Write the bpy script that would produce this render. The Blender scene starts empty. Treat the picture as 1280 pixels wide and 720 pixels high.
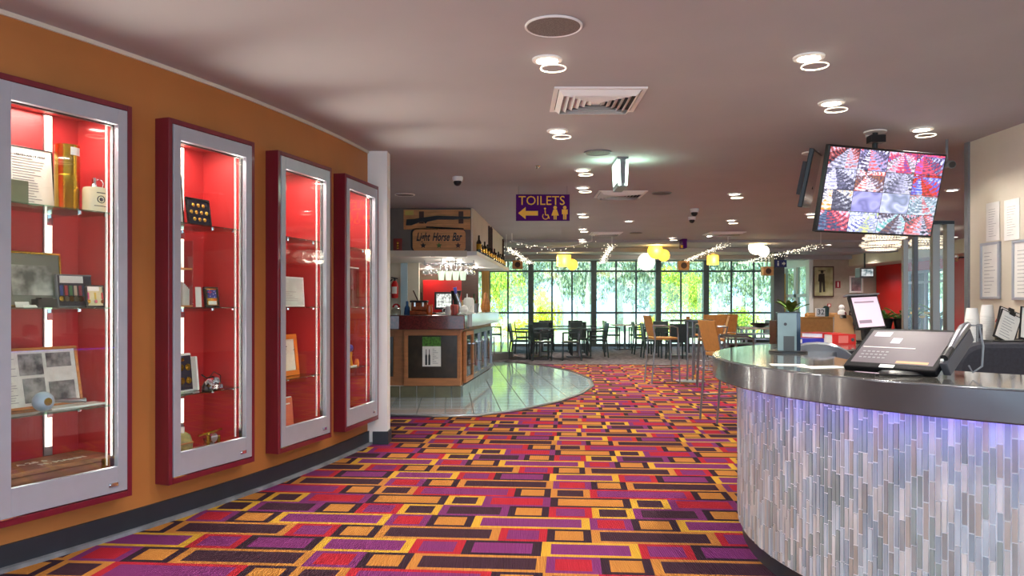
import bpy, bmesh, math, random
from math import sin, cos, pi, radians, sqrt, atan2
from mathutils import Vector, Matrix, noise
SC = bpy.context.scene
COL = SC.collection
random.seed(7)
# ---------------------------------------------------------------- camera, world, sun, exposure
F, CX, HY, EYE, CEIL = 950.0, 640.0, 382.0, 1.30, 2.75
cd = bpy.data.cameras.new('camera'); cam = bpy.data.objects.new('camera', cd); COL.objects.link(cam)
cam.location = (0, 0, EYE); cam.rotation_euler = (pi/2, 0, 0)
cd.sensor_width = 36; cd.lens = F/1280*36; cd.shift_y = (HY-360)/1280; cd.clip_end = 300; cd.clip_start = .05
SC.camera = cam
SC.view_settings.view_transform = 'Standard'; SC.view_settings.look = 'None'
SC.view_settings.exposure = 0.78; SC.view_settings.gamma = 1
w = bpy.data.worlds.new('sky'); SC.world = w; w.use_nodes = True
bg = w.node_tree.nodes['Background']; bg.inputs[0].default_value = (.64, .84, 1.0, 1); bg.inputs[1].default_value = 1.9
def lamp(kind, name, loc, power, color=(1, .95, .89), size=.1, rot=(0, 0, 0), parent=None, **kw):
    d = bpy.data.lights.new(name, kind); d.energy = power; d.color = color
    if kind == 'AREA': d.size = size
    elif kind in ('POINT', 'SPOT'): d.shadow_soft_size = size
    for k, v in kw.items(): setattr(d, k, v)
    o = bpy.data.objects.new(name, d); COL.objects.link(o); o.location = loc; o.rotation_euler = rot
    if parent: o.parent = parent
    return o
lamp('SUN', 'sun', (0, 0, 30), 8, (1, .95, .82), rot=(radians(42), 0, radians(-28)), angle=.01)

# ---------------------------------------------------------------- helpers
def s2l(c): return tuple((x/255/12.92 if x/255 <= .04045 else ((x/255+.055)/1.055)**2.4) for x in c)
def P(x, y, Y): return Vector(((x-CX)/F*Y, Y, EYE-(y-HY)/F*Y))
def onz(x, y, z):
    Y = (EYE-z)*F/(y-HY); return Vector(((x-CX)/F*Y, Y, z))
MATS = {}
def mat(name, col, rough=.5, metal=0.0, var=.0, nscale=8, bump=0.0, emit=0.0, coat=0.0, stretch=(1, 1, 1), attr=None, col2=None, spec=.5, sheen=0):
    if name in MATS: return MATS[name]
    m = bpy.data.materials.new(name); m.use_nodes = True; nt = m.node_tree; b = nt.nodes['Principled BSDF']
    L = nt.links.new; c = (*s2l(col), 1)
    b.inputs['Base Color'].default_value = c; b.inputs['Roughness'].default_value = rough; b.inputs['Metallic'].default_value = metal
    b.inputs['Specular IOR Level'].default_value = spec
    if coat: b.inputs['Coat Weight'].default_value = coat; b.inputs['Coat Roughness'].default_value = .06
    if sheen: b.inputs['Sheen Weight'].default_value = sheen
    tc = nt.nodes.new('ShaderNodeTexCoord'); mp = nt.nodes.new('ShaderNodeMapping'); mp.inputs['Scale'].default_value = stretch
    nz = nt.nodes.new('ShaderNodeTexNoise'); nz.inputs['Scale'].default_value = nscale; nz.inputs['Detail'].default_value = 5
    L(tc.outputs['Object'], mp.inputs[0]); L(mp.outputs[0], nz.inputs['Vector'])
    src = None
    if attr:
        a = nt.nodes.new('ShaderNodeAttribute'); a.attribute_name = attr; src = a.outputs['Color']
    if var or col2:
        mx = nt.nodes.new('ShaderNodeMix'); mx.data_type = 'RGBA'
        mr = nt.nodes.new('ShaderNodeMapRange'); mr.inputs[1].default_value = .35; mr.inputs[2].default_value = .65
        L(nz.outputs['Fac'], mr.inputs[0]); L(mr.outputs[0], mx.inputs[0])
        if src:
            mx.blend_type = 'MULTIPLY'; mx.inputs[0].default_value = 1
            cr = nt.nodes.new('ShaderNodeMapRange'); cr.inputs[3].default_value = 1-var; cr.inputs[4].default_value = 1.0+var*.3
            L(nz.outputs['Fac'], cr.inputs[0]); cb = nt.nodes.new('ShaderNodeCombineColor')
            for i in range(3): L(cr.outputs[0], cb.inputs[i])
            for l in list(mx.inputs[0].links): nt.links.remove(l)
            L(src, mx.inputs[6]); L(cb.outputs[0], mx.inputs[7])
        else:
            if col2: c2 = (*s2l(col2), 1)
            else: c2 = tuple(min(1, x*(1+var)) for x in c[:3])+(1,); mx.inputs[6].default_value = c
            mx.inputs[6].default_value = tuple(x*(1-var) for x in c[:3])+(1,); mx.inputs[7].default_value = c2
        src = mx.outputs[2]
    if src: L(src, b.inputs['Base Color'])
    if bump:
        bp = nt.nodes.new('ShaderNodeBump'); bp.inputs['Strength'].default_value = bump; bp.inputs['Distance'].default_value = .01
        L(nz.outputs['Fac'], bp.inputs['Height']); L(bp.outputs[0], b.inputs['Normal'])
    if emit:
        if src: L(src, b.inputs['Emission Color'])
        else: b.inputs['Emission Color'].default_value = c
        b.inputs['Emission Strength'].default_value = emit
    MATS[name] = m; return m
def glass(name, tint=(255, 255, 255), refl=.06, rough=.02, trans=1.0):
    if name in MATS: return MATS[name]
    m = bpy.data.materials.new(name); m.use_nodes = True; nt = m.node_tree; nt.nodes.clear(); L = nt.links.new
    o = nt.nodes.new('ShaderNodeOutputMaterial'); t = nt.nodes.new('ShaderNodeBsdfTransparent'); g = nt.nodes.new('ShaderNodeBsdfGlossy')
    f = nt.nodes.new('ShaderNodeLayerWeight'); f.inputs[0].default_value = .5; pw = nt.nodes.new('ShaderNodeMath'); pw.operation = 'POWER'; pw.inputs[1].default_value = 5; L(f.outputs['Facing'], pw.inputs[0])
    mth = nt.nodes.new('ShaderNodeMath'); mth.operation = 'MULTIPLY_ADD'; mth.inputs[1].default_value = .9; mth.inputs[2].default_value = refl; mth.use_clamp = True
    mx = nt.nodes.new('ShaderNodeMixShader')
    t.inputs[0].default_value = (*s2l(tint), 1); g.inputs['Roughness'].default_value = rough
    L(pw.outputs[0], mth.inputs[0]); L(mth.outputs[0], mx.inputs[0]); L(t.outputs[0], mx.inputs[1]); L(g.outputs[0], mx.inputs[2]); L(mx.outputs[0], o.inputs[0])
    MATS[name] = m; return m

class MB:
    def __init__(s, M=None): s.v = []; s.f = []; s.mi = []; s.cur = 0; s.M = M or Matrix(); s.col = None; s.fc = []
    def add(s, vs, fs):
        n = len(s.v); s.v += [tuple(s.M @ Vector(p)) for p in vs]
        for f in fs: s.f.append([n+i for i in f]); s.mi.append(s.cur); s.fc.append(s.col)
        return s
    def box(s, c, d, rz=0, rx=0, ry=0):
        R = Matrix.Rotation(rz, 3, 'Z') @ Matrix.Rotation(ry, 3, 'Y') @ Matrix.Rotation(rx, 3, 'X'); c = Vector(c); h = Vector(d)/2
        vs = [c+R @ Vector((x*h.x, y*h.y, z*h.z)) for x in (-1, 1) for y in (-1, 1) for z in (-1, 1)]
        return s.add(vs, [(0, 1, 3, 2), (4, 6, 7, 5), (0, 4, 5, 1), (2, 3, 7, 6), (0, 2, 6, 4), (1, 5, 7, 3)])
    def b2(s, x0, x1, y0, y1, z0, z1): return s.box(((x0+x1)/2, (y0+y1)/2, (z0+z1)/2), (x1-x0, y1-y0, z1-z0))
    def bar(s, p, q, w_, h_=None):   # rectangular bar from p to q
        p, q = Vector(p), Vector(q); d = (q-p).normalized(); h_ = h_ or w_
        a = Vector((0, 0, 1)) if abs(d.z) < .95 else Vector((0, 1, 0)); x = d.cross(a).normalized(); y = x.cross(d).normalized()
        vs = [c+x*i*w_/2+y*j*h_/2 for c in (p, q) for i, j in ((-1, -1), (1, -1), (1, 1), (-1, 1))]
        return s.add(vs, [(3, 2, 1, 0), (4, 5, 6, 7), (0, 1, 5, 4), (1, 2, 6, 5), (2, 3, 7, 6), (3, 0, 4, 7)])
    def tube(s, pts, r, n=8, closed=False, rr=None):
        pts = [Vector(p) for p in pts]; N = len(pts); vs = []; px = None
        for i, p in enumerate(pts):
            a = pts[(i+1) % N] if (closed or i < N-1) else p; b = pts[i-1] if (closed or i > 0) else p
            d = (a-b).normalized()
            if px is None: up = Vector((0, 0, 1)) if abs(d.z) < .9 else Vector((1, 0, 0)); px = d.cross(up).normalized()
            px = (px-d*px.dot(d)).normalized(); py = d.cross(px); R = rr[i] if rr else r
            vs += [p+px*R*cos(2*pi*k/n)+py*R*sin(2*pi*k/n) for k in range(n)]
        fs = []
        for i in range(N if closed else N-1):
            j = (i+1) % N
            for k in range(n): fs.append((i*n+k, i*n+(k+1) % n, j*n+(k+1) % n, j*n+k))
        if not closed: fs += [tuple(range(n-1, -1, -1)), tuple((N-1)*n+k for k in range(n))]
        return s.add(vs, fs)
    def cyl(s, p, q, r, n=16, r2=None): return s.tube([p, q], r, n, rr=[r, r2 if r2 is not None else r])
    def lathe(s, prof, c=(0, 0, 0), n=20, sx=1, sy=1, a0=0, a1=2*pi, cap=True):
        vs = []; fs = []; full = abs(a1-a0-2*pi) < 1e-6; m = n if full else n+1; K = len(prof)
        for i in range(m):
            a = a0+(a1-a0)*i/n
            vs += [(c[0]+r*cos(a)*sx, c[1]+r*sin(a)*sy, c[2]+z) for r, z in prof]
        for i in range(n):
            j = (i+1) % m
            for k in range(K-1): fs.append((i*K+k, j*K+k, j*K+k+1, i*K+k+1))
        if full and cap and len(set(z for r, z in prof)) > 1:
            if prof[0][0] > 1e-5: fs.append(tuple(i*K for i in range(m-1, -1, -1)))
            if prof[-1][0] > 1e-5: fs.append(tuple(i*K+K-1 for i in range(m)))
        return s.add(vs, fs)
    def sph(s, c, r, n=12, sz=1, sx=1, sy=1):
        k = max(4, n//2); return s.lathe([(r*sin(pi*i/k) if 0 < i < k else 1e-6, -r*cos(pi*i/k)*sz) for i in range(k+1)], c, n, sx, sy)
    def prism(s, poly, z0, z1):        # poly in xy
        n = len(poly); vs = [(x, y, z0) for x, y in poly]+[(x, y, z1) for x, y in poly]
        return s.add(vs, [tuple(range(n-1, -1, -1)), tuple(range(n, 2*n))]+[(i, (i+1) % n, n+(i+1) % n, n+i) for i in range(n)])
    def pz(s, poly, y0, y1):          # poly in xz, extruded along y
        n = len(poly); vs = [(x, y0, z) for x, z in poly]+[(x, y1, z) for x, z in poly]
        return s.add(vs, [tuple(range(n)), tuple(range(2*n-1, n-1, -1))]+[(i, n+i, n+(i+1) % n, (i+1) % n) for i in range(n)])
    def px_(s, poly, x0, x1):         # poly in yz, extruded along x
        n = len(poly); vs = [(x0, y, z) for y, z in poly]+[(x1, y, z) for y, z in poly]
        return s.add(vs, [tuple(range(n-1, -1, -1)), tuple(range(n, 2*n))]+[(i, (i+1) % n, n+(i+1) % n, n+i) for i in range(n)])
    def quad(s, a, b, c, d): return s.add([a, b, c, d], [(0, 1, 2, 3)])
    def mesh(s, name, mats, smooth=False):
        me = bpy.data.meshes.new(name); me.from_pydata(s.v, [], s.f); me.update()
        for m in (mats if isinstance(mats, (list, tuple)) else [mats]): me.materials.append(m)
        if any(s.mi): me.polygons.foreach_set('material_index', s.mi)
        if any(c is not None for c in s.fc):
            at = me.color_attributes.new('Col', 'FLOAT_COLOR', 'CORNER'); k = 0
            for f, c in zip(s.f, s.fc):
                for _ in f: at.data[k].color = (*c, 1); k += 1
        bm = bmesh.new(); bm.from_mesh(me); bmesh.ops.recalc_face_normals(bm, faces=bm.faces)
        if smooth:
            for f in bm.faces: f.smooth = True
            for e in bm.edges:
                if len(e.link_faces) == 2 and e.calc_face_angle(0) > .7: e.smooth = False
        bm.to_mesh(me); bm.free(); return me
    def build(s, name, mats, parent=None, smooth=False, bevel=0, **props):
        o = bpy.data.objects.new(name, s.mesh(name, mats, smooth)); COL.objects.link(o)
        if parent is not None: o.parent = parent
        if bevel:
            b = o.modifiers.new('bevel', 'BEVEL'); b.width = bevel; b.segments = 2; b.limit_method = 'ANGLE'
        for k, v in props.items(): o[k] = v
        return o
def thing(name, label, cat, loc=(0, 0, 0), rz=0, group=None):
    o = bpy.data.objects.new(name, None); COL.objects.link(o); o.location = loc; o.rotation_euler = (0, 0, rz); o.empty_display_size = .05
    o['label'] = label; o['category'] = cat
    if group: o['group'] = group
    return o
def tag(o, label, cat, group=None, loc=None, rz=0):
    o['label'] = label; o['category'] = cat
    if group: o['group'] = group
    if loc is not None: o.location = loc; o.rotation_euler = (0, 0, rz)
    return o
def struct(mb, name, mats, parent=None, **k):
    o = mb.build(name, mats, parent, **k)
    if parent is None: o['kind'] = 'structure'
    return o
KIDS = {}
def copy_tree(o, loc=None, rz=None, label=None, group=None, parent=None):
    c = o.copy(); COL.objects.link(c)
    if parent is not None: c.parent = parent
    if loc is not None: c.location = loc
    if rz is not None: c.rotation_euler = (0, 0, rz)
    if label: c['label'] = label
    if group: c['group'] = group
    for ch in o.children: copy_tree(ch, parent=c)
    return c
def text(body, size, mt, parent, loc, rot, name='lettering', ext=.0015, shear=0, align='CENTER', sx=1, bold=0):
    cu = bpy.data.curves.new('t', 'FONT'); cu.body = body; cu.size = size; cu.extrude = ext; cu.shear = shear; cu.align_x = align; cu.align_y = 'CENTER'
    cu.resolution_u = 3; cu.offset = bold
    to = bpy.data.objects.new('t', cu); COL.objects.link(to); dg = bpy.context.evaluated_depsgraph_get()
    me = bpy.data.meshes.new_from_object(to.evaluated_get(dg)); bpy.data.objects.remove(to)
    me.materials.clear(); me.materials.append(mt)
    o = bpy.data.objects.new(name, me); COL.objects.link(o); o.location = loc; o.rotation_euler = rot; o.scale = (sx, 1, 1)
    if parent is not None: o.parent = parent
    return o
FZ = (pi/2, 0, 0)   # text facing -y

# ---------------------------------------------------------------- materials
m_ceil = mat('ceiling_paint', (172, 170, 172), .8, var=.03, nscale=1.5)
m_orange = mat('orange_wall_paint', (178, 112, 54), .55, var=.06, nscale=2.5, bump=.05)
m_cream = mat('cream_paint', (214, 205, 186), .7, var=.04, nscale=3)
m_white = mat('white_paint', (232, 230, 226), .5, var=.02, nscale=5)
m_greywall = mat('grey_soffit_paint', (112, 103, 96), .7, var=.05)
m_skirt = mat('black_vinyl_skirting', (38, 42, 50), .45, var=.1)
m_maroon = mat('maroon_lacquer', (112, 20, 38), .3, var=.12, nscale=14, stretch=(1, 1, .2), coat=.3)
m_silver = mat('silver_powder_coat', (176, 180, 190), .38, .35, var=.03)
m_chrome = mat('chrome', (215, 218, 222), .12, 1)
m_steel = mat('brushed_steel', (150, 153, 158), .3, .9, var=.08, nscale=30, stretch=(1, 1, 12))
m_red = mat('red_cabinet_lining', (180, 38, 40), .5, var=.05, nscale=3)
m_redwall = mat('red_wall_paint', (190, 16, 18), .35, var=.06, nscale=2)
m_led = mat('led_strip_glow', (255, 226, 208), .5, emit=1.5)
m_lamp = mat('downlight_glow', (255, 250, 238), .5, emit=14)
m_lampsoft = mat('soft_lamp_glow', (255, 246, 222), .5, emit=3.0)
m_yellamp = mat('yellow_shade_glow', (255, 196, 60), .5, emit=1.8)
m_black = mat('black_plastic', (24, 24, 27), .35, var=.1)
m_dark = mat('charcoal_fabric', (48, 48, 56), .85, var=.15, nscale=60)
m_grey = mat('grey_plastic', (120, 122, 126), .4, var=.05)
m_paper = mat('white_paper', (232, 230, 224), .7, var=.04, nscale=10)
m_ink = mat('printed_ink', (60, 58, 62), .8)
m_faint = mat('faint_grey_print', (150, 148, 150), .8)
m_brass = mat('brass', (190, 150, 50), .22, 1, var=.12, nscale=6)
m_tan = mat('tan_upholstery', (178, 124, 62), .6, var=.08, nscale=25)
m_wood = mat('honey_wood', (176, 110, 48), .45, var=.22, nscale=5, stretch=(1, 1, 9), coat=.2)
m_woodx = mat('honey_wood_board', (206, 146, 88), .5, var=.18, nscale=4, stretch=(1, 1, 9))
m_dwood = mat('dark_wood', (72, 40, 26), .5, var=.2, nscale=6, stretch=(1, 1, 8))
m_pglass = glass('door_glass', (252, 255, 254), .05)
m_sglass = glass('shelf_glass', (205, 238, 222), .12)
m_wglass = glass('window_glass', (226, 246, 250), .07)
m_acry = glass('clear_acrylic', (235, 240, 242), .10)
m_dglass = glass('dark_fridge_glass', (120, 150, 160), .25)
m_leaf = mat('green_leaf', (58, 104, 38), .5, var=.35, nscale=12, col2=(110, 150, 60))
# ================================================================ SETTING
# ---- patterned carpet: every rectangle of the pattern is a coloured face of one floor mesh
CC = {k: s2l(v) for k, v in dict(O=(196, 130, 58), Y=(214, 166, 54), U=(126, 48, 110), R=(182, 34, 50), K=(52, 30, 44), D=(64, 36, 50)).items()}
TH = .075; PER = 1.22; PIT = .243
rowsdef = [(-.67, [('O', 'D', .68), ('U', 'R', .27), ('K', 'O', .25)]),
           (-.71, [('R', 'U', .28), ('K', 'U', .42), ('Y', 'U', .52)]),
           (-.258, [('R', 'U', .27), ('K', 'O', .25), ('O', 'D', .70)]),
           (-.71, [('K', 'O', .27), ('Y', 'U', .70), ('U', 'R', .25)]),
           (-.94, [('Y', 'D', .26), ('U', 'D', .435), ('K', 'O', .255), ('R', 'U', .27)]),
           (-.68, [('Y', 'D', .25), ('U', 'R', .444), ('K', 'O', .526)]),
           (-.94, [('R', 'U', .70), ('K', 'O', .25), ('O', 'D', .27)])]
mb = MB()
def cw(s, t): return (.15+s*cos(TH)+t*sin(TH), 3.82-s*sin(TH)+t*cos(TH), 0)
for k in range(-22, 58):
    s0, cells = rowsdef[k % 7]; tot = sum(c[2] for c in cells)
    t0 = k*PIT-PIT/2; t1 = t0+PIT; s = s0-PER*8
    while s < 9:
        for b_, f_, wd in cells:
            e = s+wd*PER/tot
            if -4.6 < s < 8.4:
                bs = .05 if wd > .3 else .045; bt = .036
                o_ = [cw(s, t0), cw(e, t0), cw(e, t1), cw(s, t1)]; i_ = [cw(s+bs, t0+bt), cw(e-bs, t0+bt), cw(e-bs, t1-bt), cw(s+bs, t1-bt)]
                mb.col = CC[b_]
                mb.add(o_+i_, [(0, 1, 5, 4), (1, 2, 6, 5), (2, 3, 7, 6), (3, 0, 4, 7)])
                mb.col = CC[f_]; mb.add(i_, [(0, 1, 2, 3)])
            s = e
m_carpet = mat('patterned_carpet', (255, 255, 255), .95, var=.25, nscale=160, bump=.6, attr='Col', spec=.15)
# woven ribs across the pile
nt = m_carpet.node_tree; wv = nt.nodes.new('ShaderNodeTexWave'); wv.inputs['Scale'].default_value = 28; wv.bands_direction = 'X'
tcn = [n for n in nt.nodes if n.type == 'TEX_COORD'][0]; bpn = [n for n in nt.nodes if n.type == 'BUMP'][0]
b2n = nt.nodes.new('ShaderNodeBump'); b2n.inputs['Strength'].default_value = .7; b2n.inputs['Distance'].default_value = .006
nt.links.new(tcn.outputs['Object'], wv.inputs['Vector']); nt.links.new(wv.outputs['Fac'], b2n.inputs['Height']); nt.links.new(bpn.outputs[0], b2n.inputs['Normal'])
nt.links.new(b2n.outputs[0], nt.nodes['Principled BSDF'].inputs['Normal'])
floor = struct(mb, 'floor', m_carpet)
struct(MB().b2(-9, 14, -3, 24.3, -.12, -.004), 'floor', mat('concrete_screed', (120, 112, 105), .9, var=.1))
m_gcarp = mat('grey_flecked_carpet', (96, 88, 92), .95, var=.45, nscale=9, bump=.3, col2=(132, 122, 126))
struct(MB().prism([(-1.0, 16.9), (14, 16.2), (14, 24.25), (-1.0, 24.25)], -.003, .006), 'floor', m_gcarp)
struct(MB().prism([(-9, -3), (-4.2, -3), (-4.2, 16.9), (-9, 16.9)], -.003, .003), 'floor', mat('plain_dark_carpet', (70, 34, 44), .95, var=.3, nscale=40))
struct(MB().prism([(6.5, -3), (14, -3), (14, 16.2), (7.3, 16.6)], -.003, .004), 'floor', MATS['plain_dark_carpet'])
# ---- tiled apron round the bar, cut from a grid by its curved edge
edge_px = [(484, 521), (540, 522), (600, 520.5), (650, 514), (700, 503), (728, 493), (742, 483), (738, 474), (715, 465), (690, 459.5), (655, 455), (630, 453)]
apron = [tuple(onz(x, y, 0)[:2]) for x, y in edge_px]
apron = [(-2.6, apron[0][1])]+apron+[(-1.0, apron[-1][1]), (-2.6, apron[-1][1])]
def clip(poly, a, b):     # keep left of a->b
    out = []; n = len(poly)
    def sd(p): return (b[0]-a[0])*(p[1]-a[1])-(b[1]-a[1])*(p[0]-a[0])
    for i in range(n):
        p, q = poly[i], poly[(i+1) % n]; sp, sq = sd(p), sd(q)
        if sp >= 0: out.append(p)
        if (sp >= 0) != (sq >= 0):
            t = sp/(sp-sq); out.append((p[0]+(q[0]-p[0])*t, p[1]+(q[1]-p[1])*t))
    return out
def clipc(poly, conv):
    for i in range(len(conv)):
        poly = clip(poly, conv[i], conv[(i+1) % len(conv)])
        if len(poly) < 3: return []
    return poly
m_tile = mat('pale_floor_tile', (172, 186, 194), .2, var=.08, nscale=3, spec=1.0, coat=.8)
m_grout = mat('grey_grout', (110, 108, 104), .6)
base = struct(MB().prism(apron, .001, .009), 'trim_1', m_grout)
cen = (-.5, 12.8); ins = [(cen[0]+(p[0]-cen[0])*.965, cen[1]+(p[1]-cen[1])*.965) for p in apron]
tp = .34; ang = .08; k = 0
for i in range(-18, 18):
    for j in range(-18, 18):
        g = .006; q = []
        for a, b in ((i*tp+g, j*tp+g), ((i+1)*tp-g, j*tp+g), ((i+1)*tp-g, (j+1)*tp-g), (i*tp+g, (j+1)*tp-g)):
            q.append((-.4+a*cos(ang)-b*sin(ang), 12.6+a*sin(ang)+b*cos(ang)))
        q = clipc(q, ins)
        if len(q) > 2: MB().prism(q, .006, .013).build('floor_tile', m_tile, base)
# metal edge strip of the apron
mb = MB(); mb.tube([(x, y, .012) for x, y in apron[:-2]], .012, 6); mb.build('edge_strip', m_steel, base)
# raised landing beyond the bar
pl = struct(MB().prism([(-.62, 17.5), (.02, 18.6), (.02, 23.9), (-.9, 23.9)], .006, .16), 'trim_2', m_grout)
for i in range(12):
    for j in range(3):
        x0 = -.86+j*.30; y0 = 18.7+i*.42; MB().b2(x0+.005, x0+.28, y0, y0+.41, .158, .166).build('floor_tile', m_tile, pl)

# ---- curved display wall
WC = (-12.93, 9.136); WR = 11.748
def wp(ph, d=0): return (WC[0]+(WR+d)*cos(ph), WC[1]+(WR+d)*sin(ph))
def ph_px(px):
    lo, hi = -.9, .1
    for _ in range(60):
        m = (lo+hi)/2; x, y = wp(m)
        if x/y < (px-CX)/F: lo = m
        else: hi = m
    return lo
CW, CB, CT = .75, .236, 2.414
pn = [None, ph_px(194), ph_px(332), ph_px(417)]
sp = (pn[3]-pn[1])/2; pn[0] = pn[1]-sp
spans = [(p, p+CW/WR) for p in pn]
mb = MB()
def wallseg(a, b, z0, z1, n, m=mb, d0=-.12, d1=0):
    vs = []; fs = []
    for i in range(n+1):
        ph = a+(b-a)*i/n
        for d in (d0, d1):
            x, y = wp(ph, d)
            for z in (z0, z1): vs.append((x, y, z))
    for i in range(n):
        q = i*4; r = q+4
        fs += [(q+2, r+2, r+3, q+3), (q, q+1, r+1, r), (q+1, q+3, r+3, r+1), (q, r, r+2, q+2)]
    fs += [(0, 2, 3, 1), (n*4, n*4+1, n*4+3, n*4+2)]
    m.add(vs, fs)
phE = math.asin((7.13-WC[1])/WR); ph0 = -.95
cur = ph0; gp = .0018
for a, b in spans:
    wallseg(cur, a+gp, 0, CEIL, max(2, int((a-cur)*30)))
    wallseg(a+gp, b-gp, 0, CB+.03, 3); wallseg(a+gp, b-gp, CT-.03, CEIL, 3); cur = b-gp
wallseg(cur, phE, 0, CEIL, 3)
wl = struct(mb, 'wall_left', m_orange)
sk = MB(); wallseg(ph0, phE+.006, 0.0, .125, 40, sk, 0, .016); struct(sk, 'baseboard_left', m_skirt)
sk = MB(); wallseg(ph0, phE+.006, 0.0, .02, 40, sk, .016, .05); struct(sk, 'trim_3', mat('scuffed_vinyl_edge', (120, 122, 128), .6, var=.3))
sk = MB(); wallseg(ph0, phE, CEIL-.025, CEIL-.001, 40, sk, 0, .014); struct(sk, 'trim_4', m_cream)
# end column
cx0, cx1 = P(466, 0, 7.13).x, P(484, 0, 7.13).x
struct(MB().b2(cx0-.25, cx1, 7.13, 7.30, 0, CEIL), 'wall_end', m_white)
struct(MB().b2(cx0-.0, cx1+.012, 7.115, 7.312, 0, .12), 'baseboard_end', m_skirt)

# ---- ceiling, outer walls
struct(MB().b2(-9, 14, -1.5, 24.6, CEIL, CEIL+.15), 'ceiling', m_ceil)
for y0, d in ((16.8, .05), (19.2, .09), (21.8, .12)):
    struct(MB().b2(-2.0, 9.9, y0, y0+.55, CEIL-d, CEIL+.01), 'trim_5', m_ceil)
struct(MB().b2(-9, -8.9, -1.5, 24.4, 0, CEIL), 'wall_far_left', m_cream)
struct(MB().b2(14, 14.1, -1.5, 24.4, 0, CEIL), 'wall_far_right', m_cream)
struct(MB().b2(-9, -1.3, 24.2, 24.35, 0, CEIL), 'wall_back_left', m_cream)
# cream wall on the right with notices
struct(MB().b2(4.06, 4.3, 1.2, 6.75, 0, CEIL), 'wall_right', m_cream)
struct(MB().b2(4.04, 4.32, 6.735, 6.79, 0, CEIL), 'trim_6', m_grey)
# bulkhead, red walls, beige wall with the painting, bright return wall
struct(MB().b2(9.75, 13.9, 12.0, 22.0, 2.44, CEIL), 'wall_bulkhead', m_cream)
m_beige = mat('beige_paint', (176, 164, 146), .7, var=.05)
struct(MB().b2(8.72, 10.1, 22.0, 22.2, 0, CEIL), 'wall_beige', m_beige)
struct(MB().b2(10.1, 12.0, 21.95, 22.15, 0, CEIL), 'wall_beige', m_beige)
mb = MB()
for y0, y1, z0, z1 in ((16.9, 21.9, 0, .0),): pass
mb.b2(10.5, 10.7, 20.2, 21.9, 0, 2.44); struct(mb, 'wall_red', m_redwall)
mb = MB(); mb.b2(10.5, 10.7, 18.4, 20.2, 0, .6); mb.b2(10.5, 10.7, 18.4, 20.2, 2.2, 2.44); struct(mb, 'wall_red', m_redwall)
struct(MB().b2(10.5, 10.7, 17.52, 18.4, 0, 2.3), 'wall_red', m_redwall)
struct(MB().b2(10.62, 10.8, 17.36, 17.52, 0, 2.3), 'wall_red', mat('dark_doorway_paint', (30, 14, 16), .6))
struct(MB().b2(10.5, 10.7, 14.0, 17.36, 0, 2.3), 'wall_red', m_redwall)
struct(MB().b2(10.5, 10.7, 14.0, 18.4, 2.3, 2.44), 'wall_red', m_redwall)
wn = thing('reflection_window', '', '', (10.5, 18.45, .6)); del wn['label']; del wn['category']; wn['kind'] = 'structure'  # added window standing in for the far windows mirrored in the glass
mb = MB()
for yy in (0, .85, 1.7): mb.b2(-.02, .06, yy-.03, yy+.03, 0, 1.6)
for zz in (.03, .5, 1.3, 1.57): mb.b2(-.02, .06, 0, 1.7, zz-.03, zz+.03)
mb.build('stand_in_frame', m_silver, wn); MB().b2(.02, .028, 0, 1.7, 0, 1.6).build('pane', m_wglass, wn)
# bright wall with tall picture windows near the far corner
mb = MB(); mb.b2(8.6, 8.72, 22.0, 24.2, 0, .9); mb.b2(8.6, 8.72, 22.0, 24.2, 2.45, CEIL)
mb.b2(8.6, 8.72, 22.0, 22.25, .9, 2.45); mb.b2(8.6, 8.72, 23.0, 23.2, .9, 2.45); mb.b2(8.6, 8.72, 24.0, 24.2, .9, 2.45); mb.b2(8.6, 8.72, 22.2, 24.1, 1.55, 1.65)
struct(mb, 'wall_window_return', m_white)
for n_, (a, b) in enumerate(((22.25, 23.0), (23.2, 24.0))):
    o = MB().b2(8.65, 8.66, a, b, .9, 2.45).build('window_3', m_wglass); o['kind'] = 'structure'
struct(MB().b2(8.28, 8.6, 23.9, 24.2, 0, 2.3), 'wall_yellow', mat('yellow_paint', (214, 160, 50), .6))

# ---- far glazed wall
WY = 24.1; k_ = WY/F
def WX(px): return (px-CX)*k_
def WZ(py): return EYE-(py-HY)*k_
wn = bpy.data.objects.new('window_1', None); COL.objects.link(wn); wn.location = (0, WY, 0); wn['kind'] = 'structure'
m_mull = mat('grey_window_metal', (104, 110, 108), .45, .3, var=.1)
mb = MB(); thin = [612, 635, 690, 715, 770, 795, 851, 914, 942, 970]
for px in thin: MB().b2(WX(px)-.025, WX(px)+.025, -.03, .03, .03, 2.74).build('mullion', m_mull, wn)
for px in (590, 663.5, 742, 822.5, 882): MB().b2(WX(px)-.085, WX(px)+.085, -.1, .12, 0, CEIL).build('mullion', m_mull, wn)
for py in (339, 391): MB().b2(WX(588), WX(985), -.035, .035, WZ(py)-.03, WZ(py)+.03).build('transom', m_mull, wn)
MB().b2(WX(588), WX(985), -.05, .05, 0, .09).build('transom', m_mull, wn)
MB().b2(WX(588), WX(985), -.06, .06, WZ(327), CEIL).build('transom', m_mull, wn)
xs = [590, 612, 635, 663.5, 690, 715, 742, 770, 795, 822.5, 851, 882, 914, 942, 970, 985]; zs = [.09, WZ(391), WZ(339), WZ(327)]
for a, b in zip(xs, xs[1:]):
    for c, d in zip(zs, zs[1:]): MB().b2(WX(a)+.02, WX(b)-.02, -.004, .004, c+.02, d-.02).build('pane', m_wglass, wn)
struct(MB().b2(WX(985), 8.7, WY+.0, WY+.12, 2.3, CEIL), 'wall_back_right', m_white)
# column beside the last window
c = P(972, 0, 19.5); struct(MB().b2(c.x-.13, c.x+.14, 19.4, 19.65, 0, CEIL), 'wall_column', mat('dark_grey_paint', (74, 76, 78), .5, var=.1))

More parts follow.
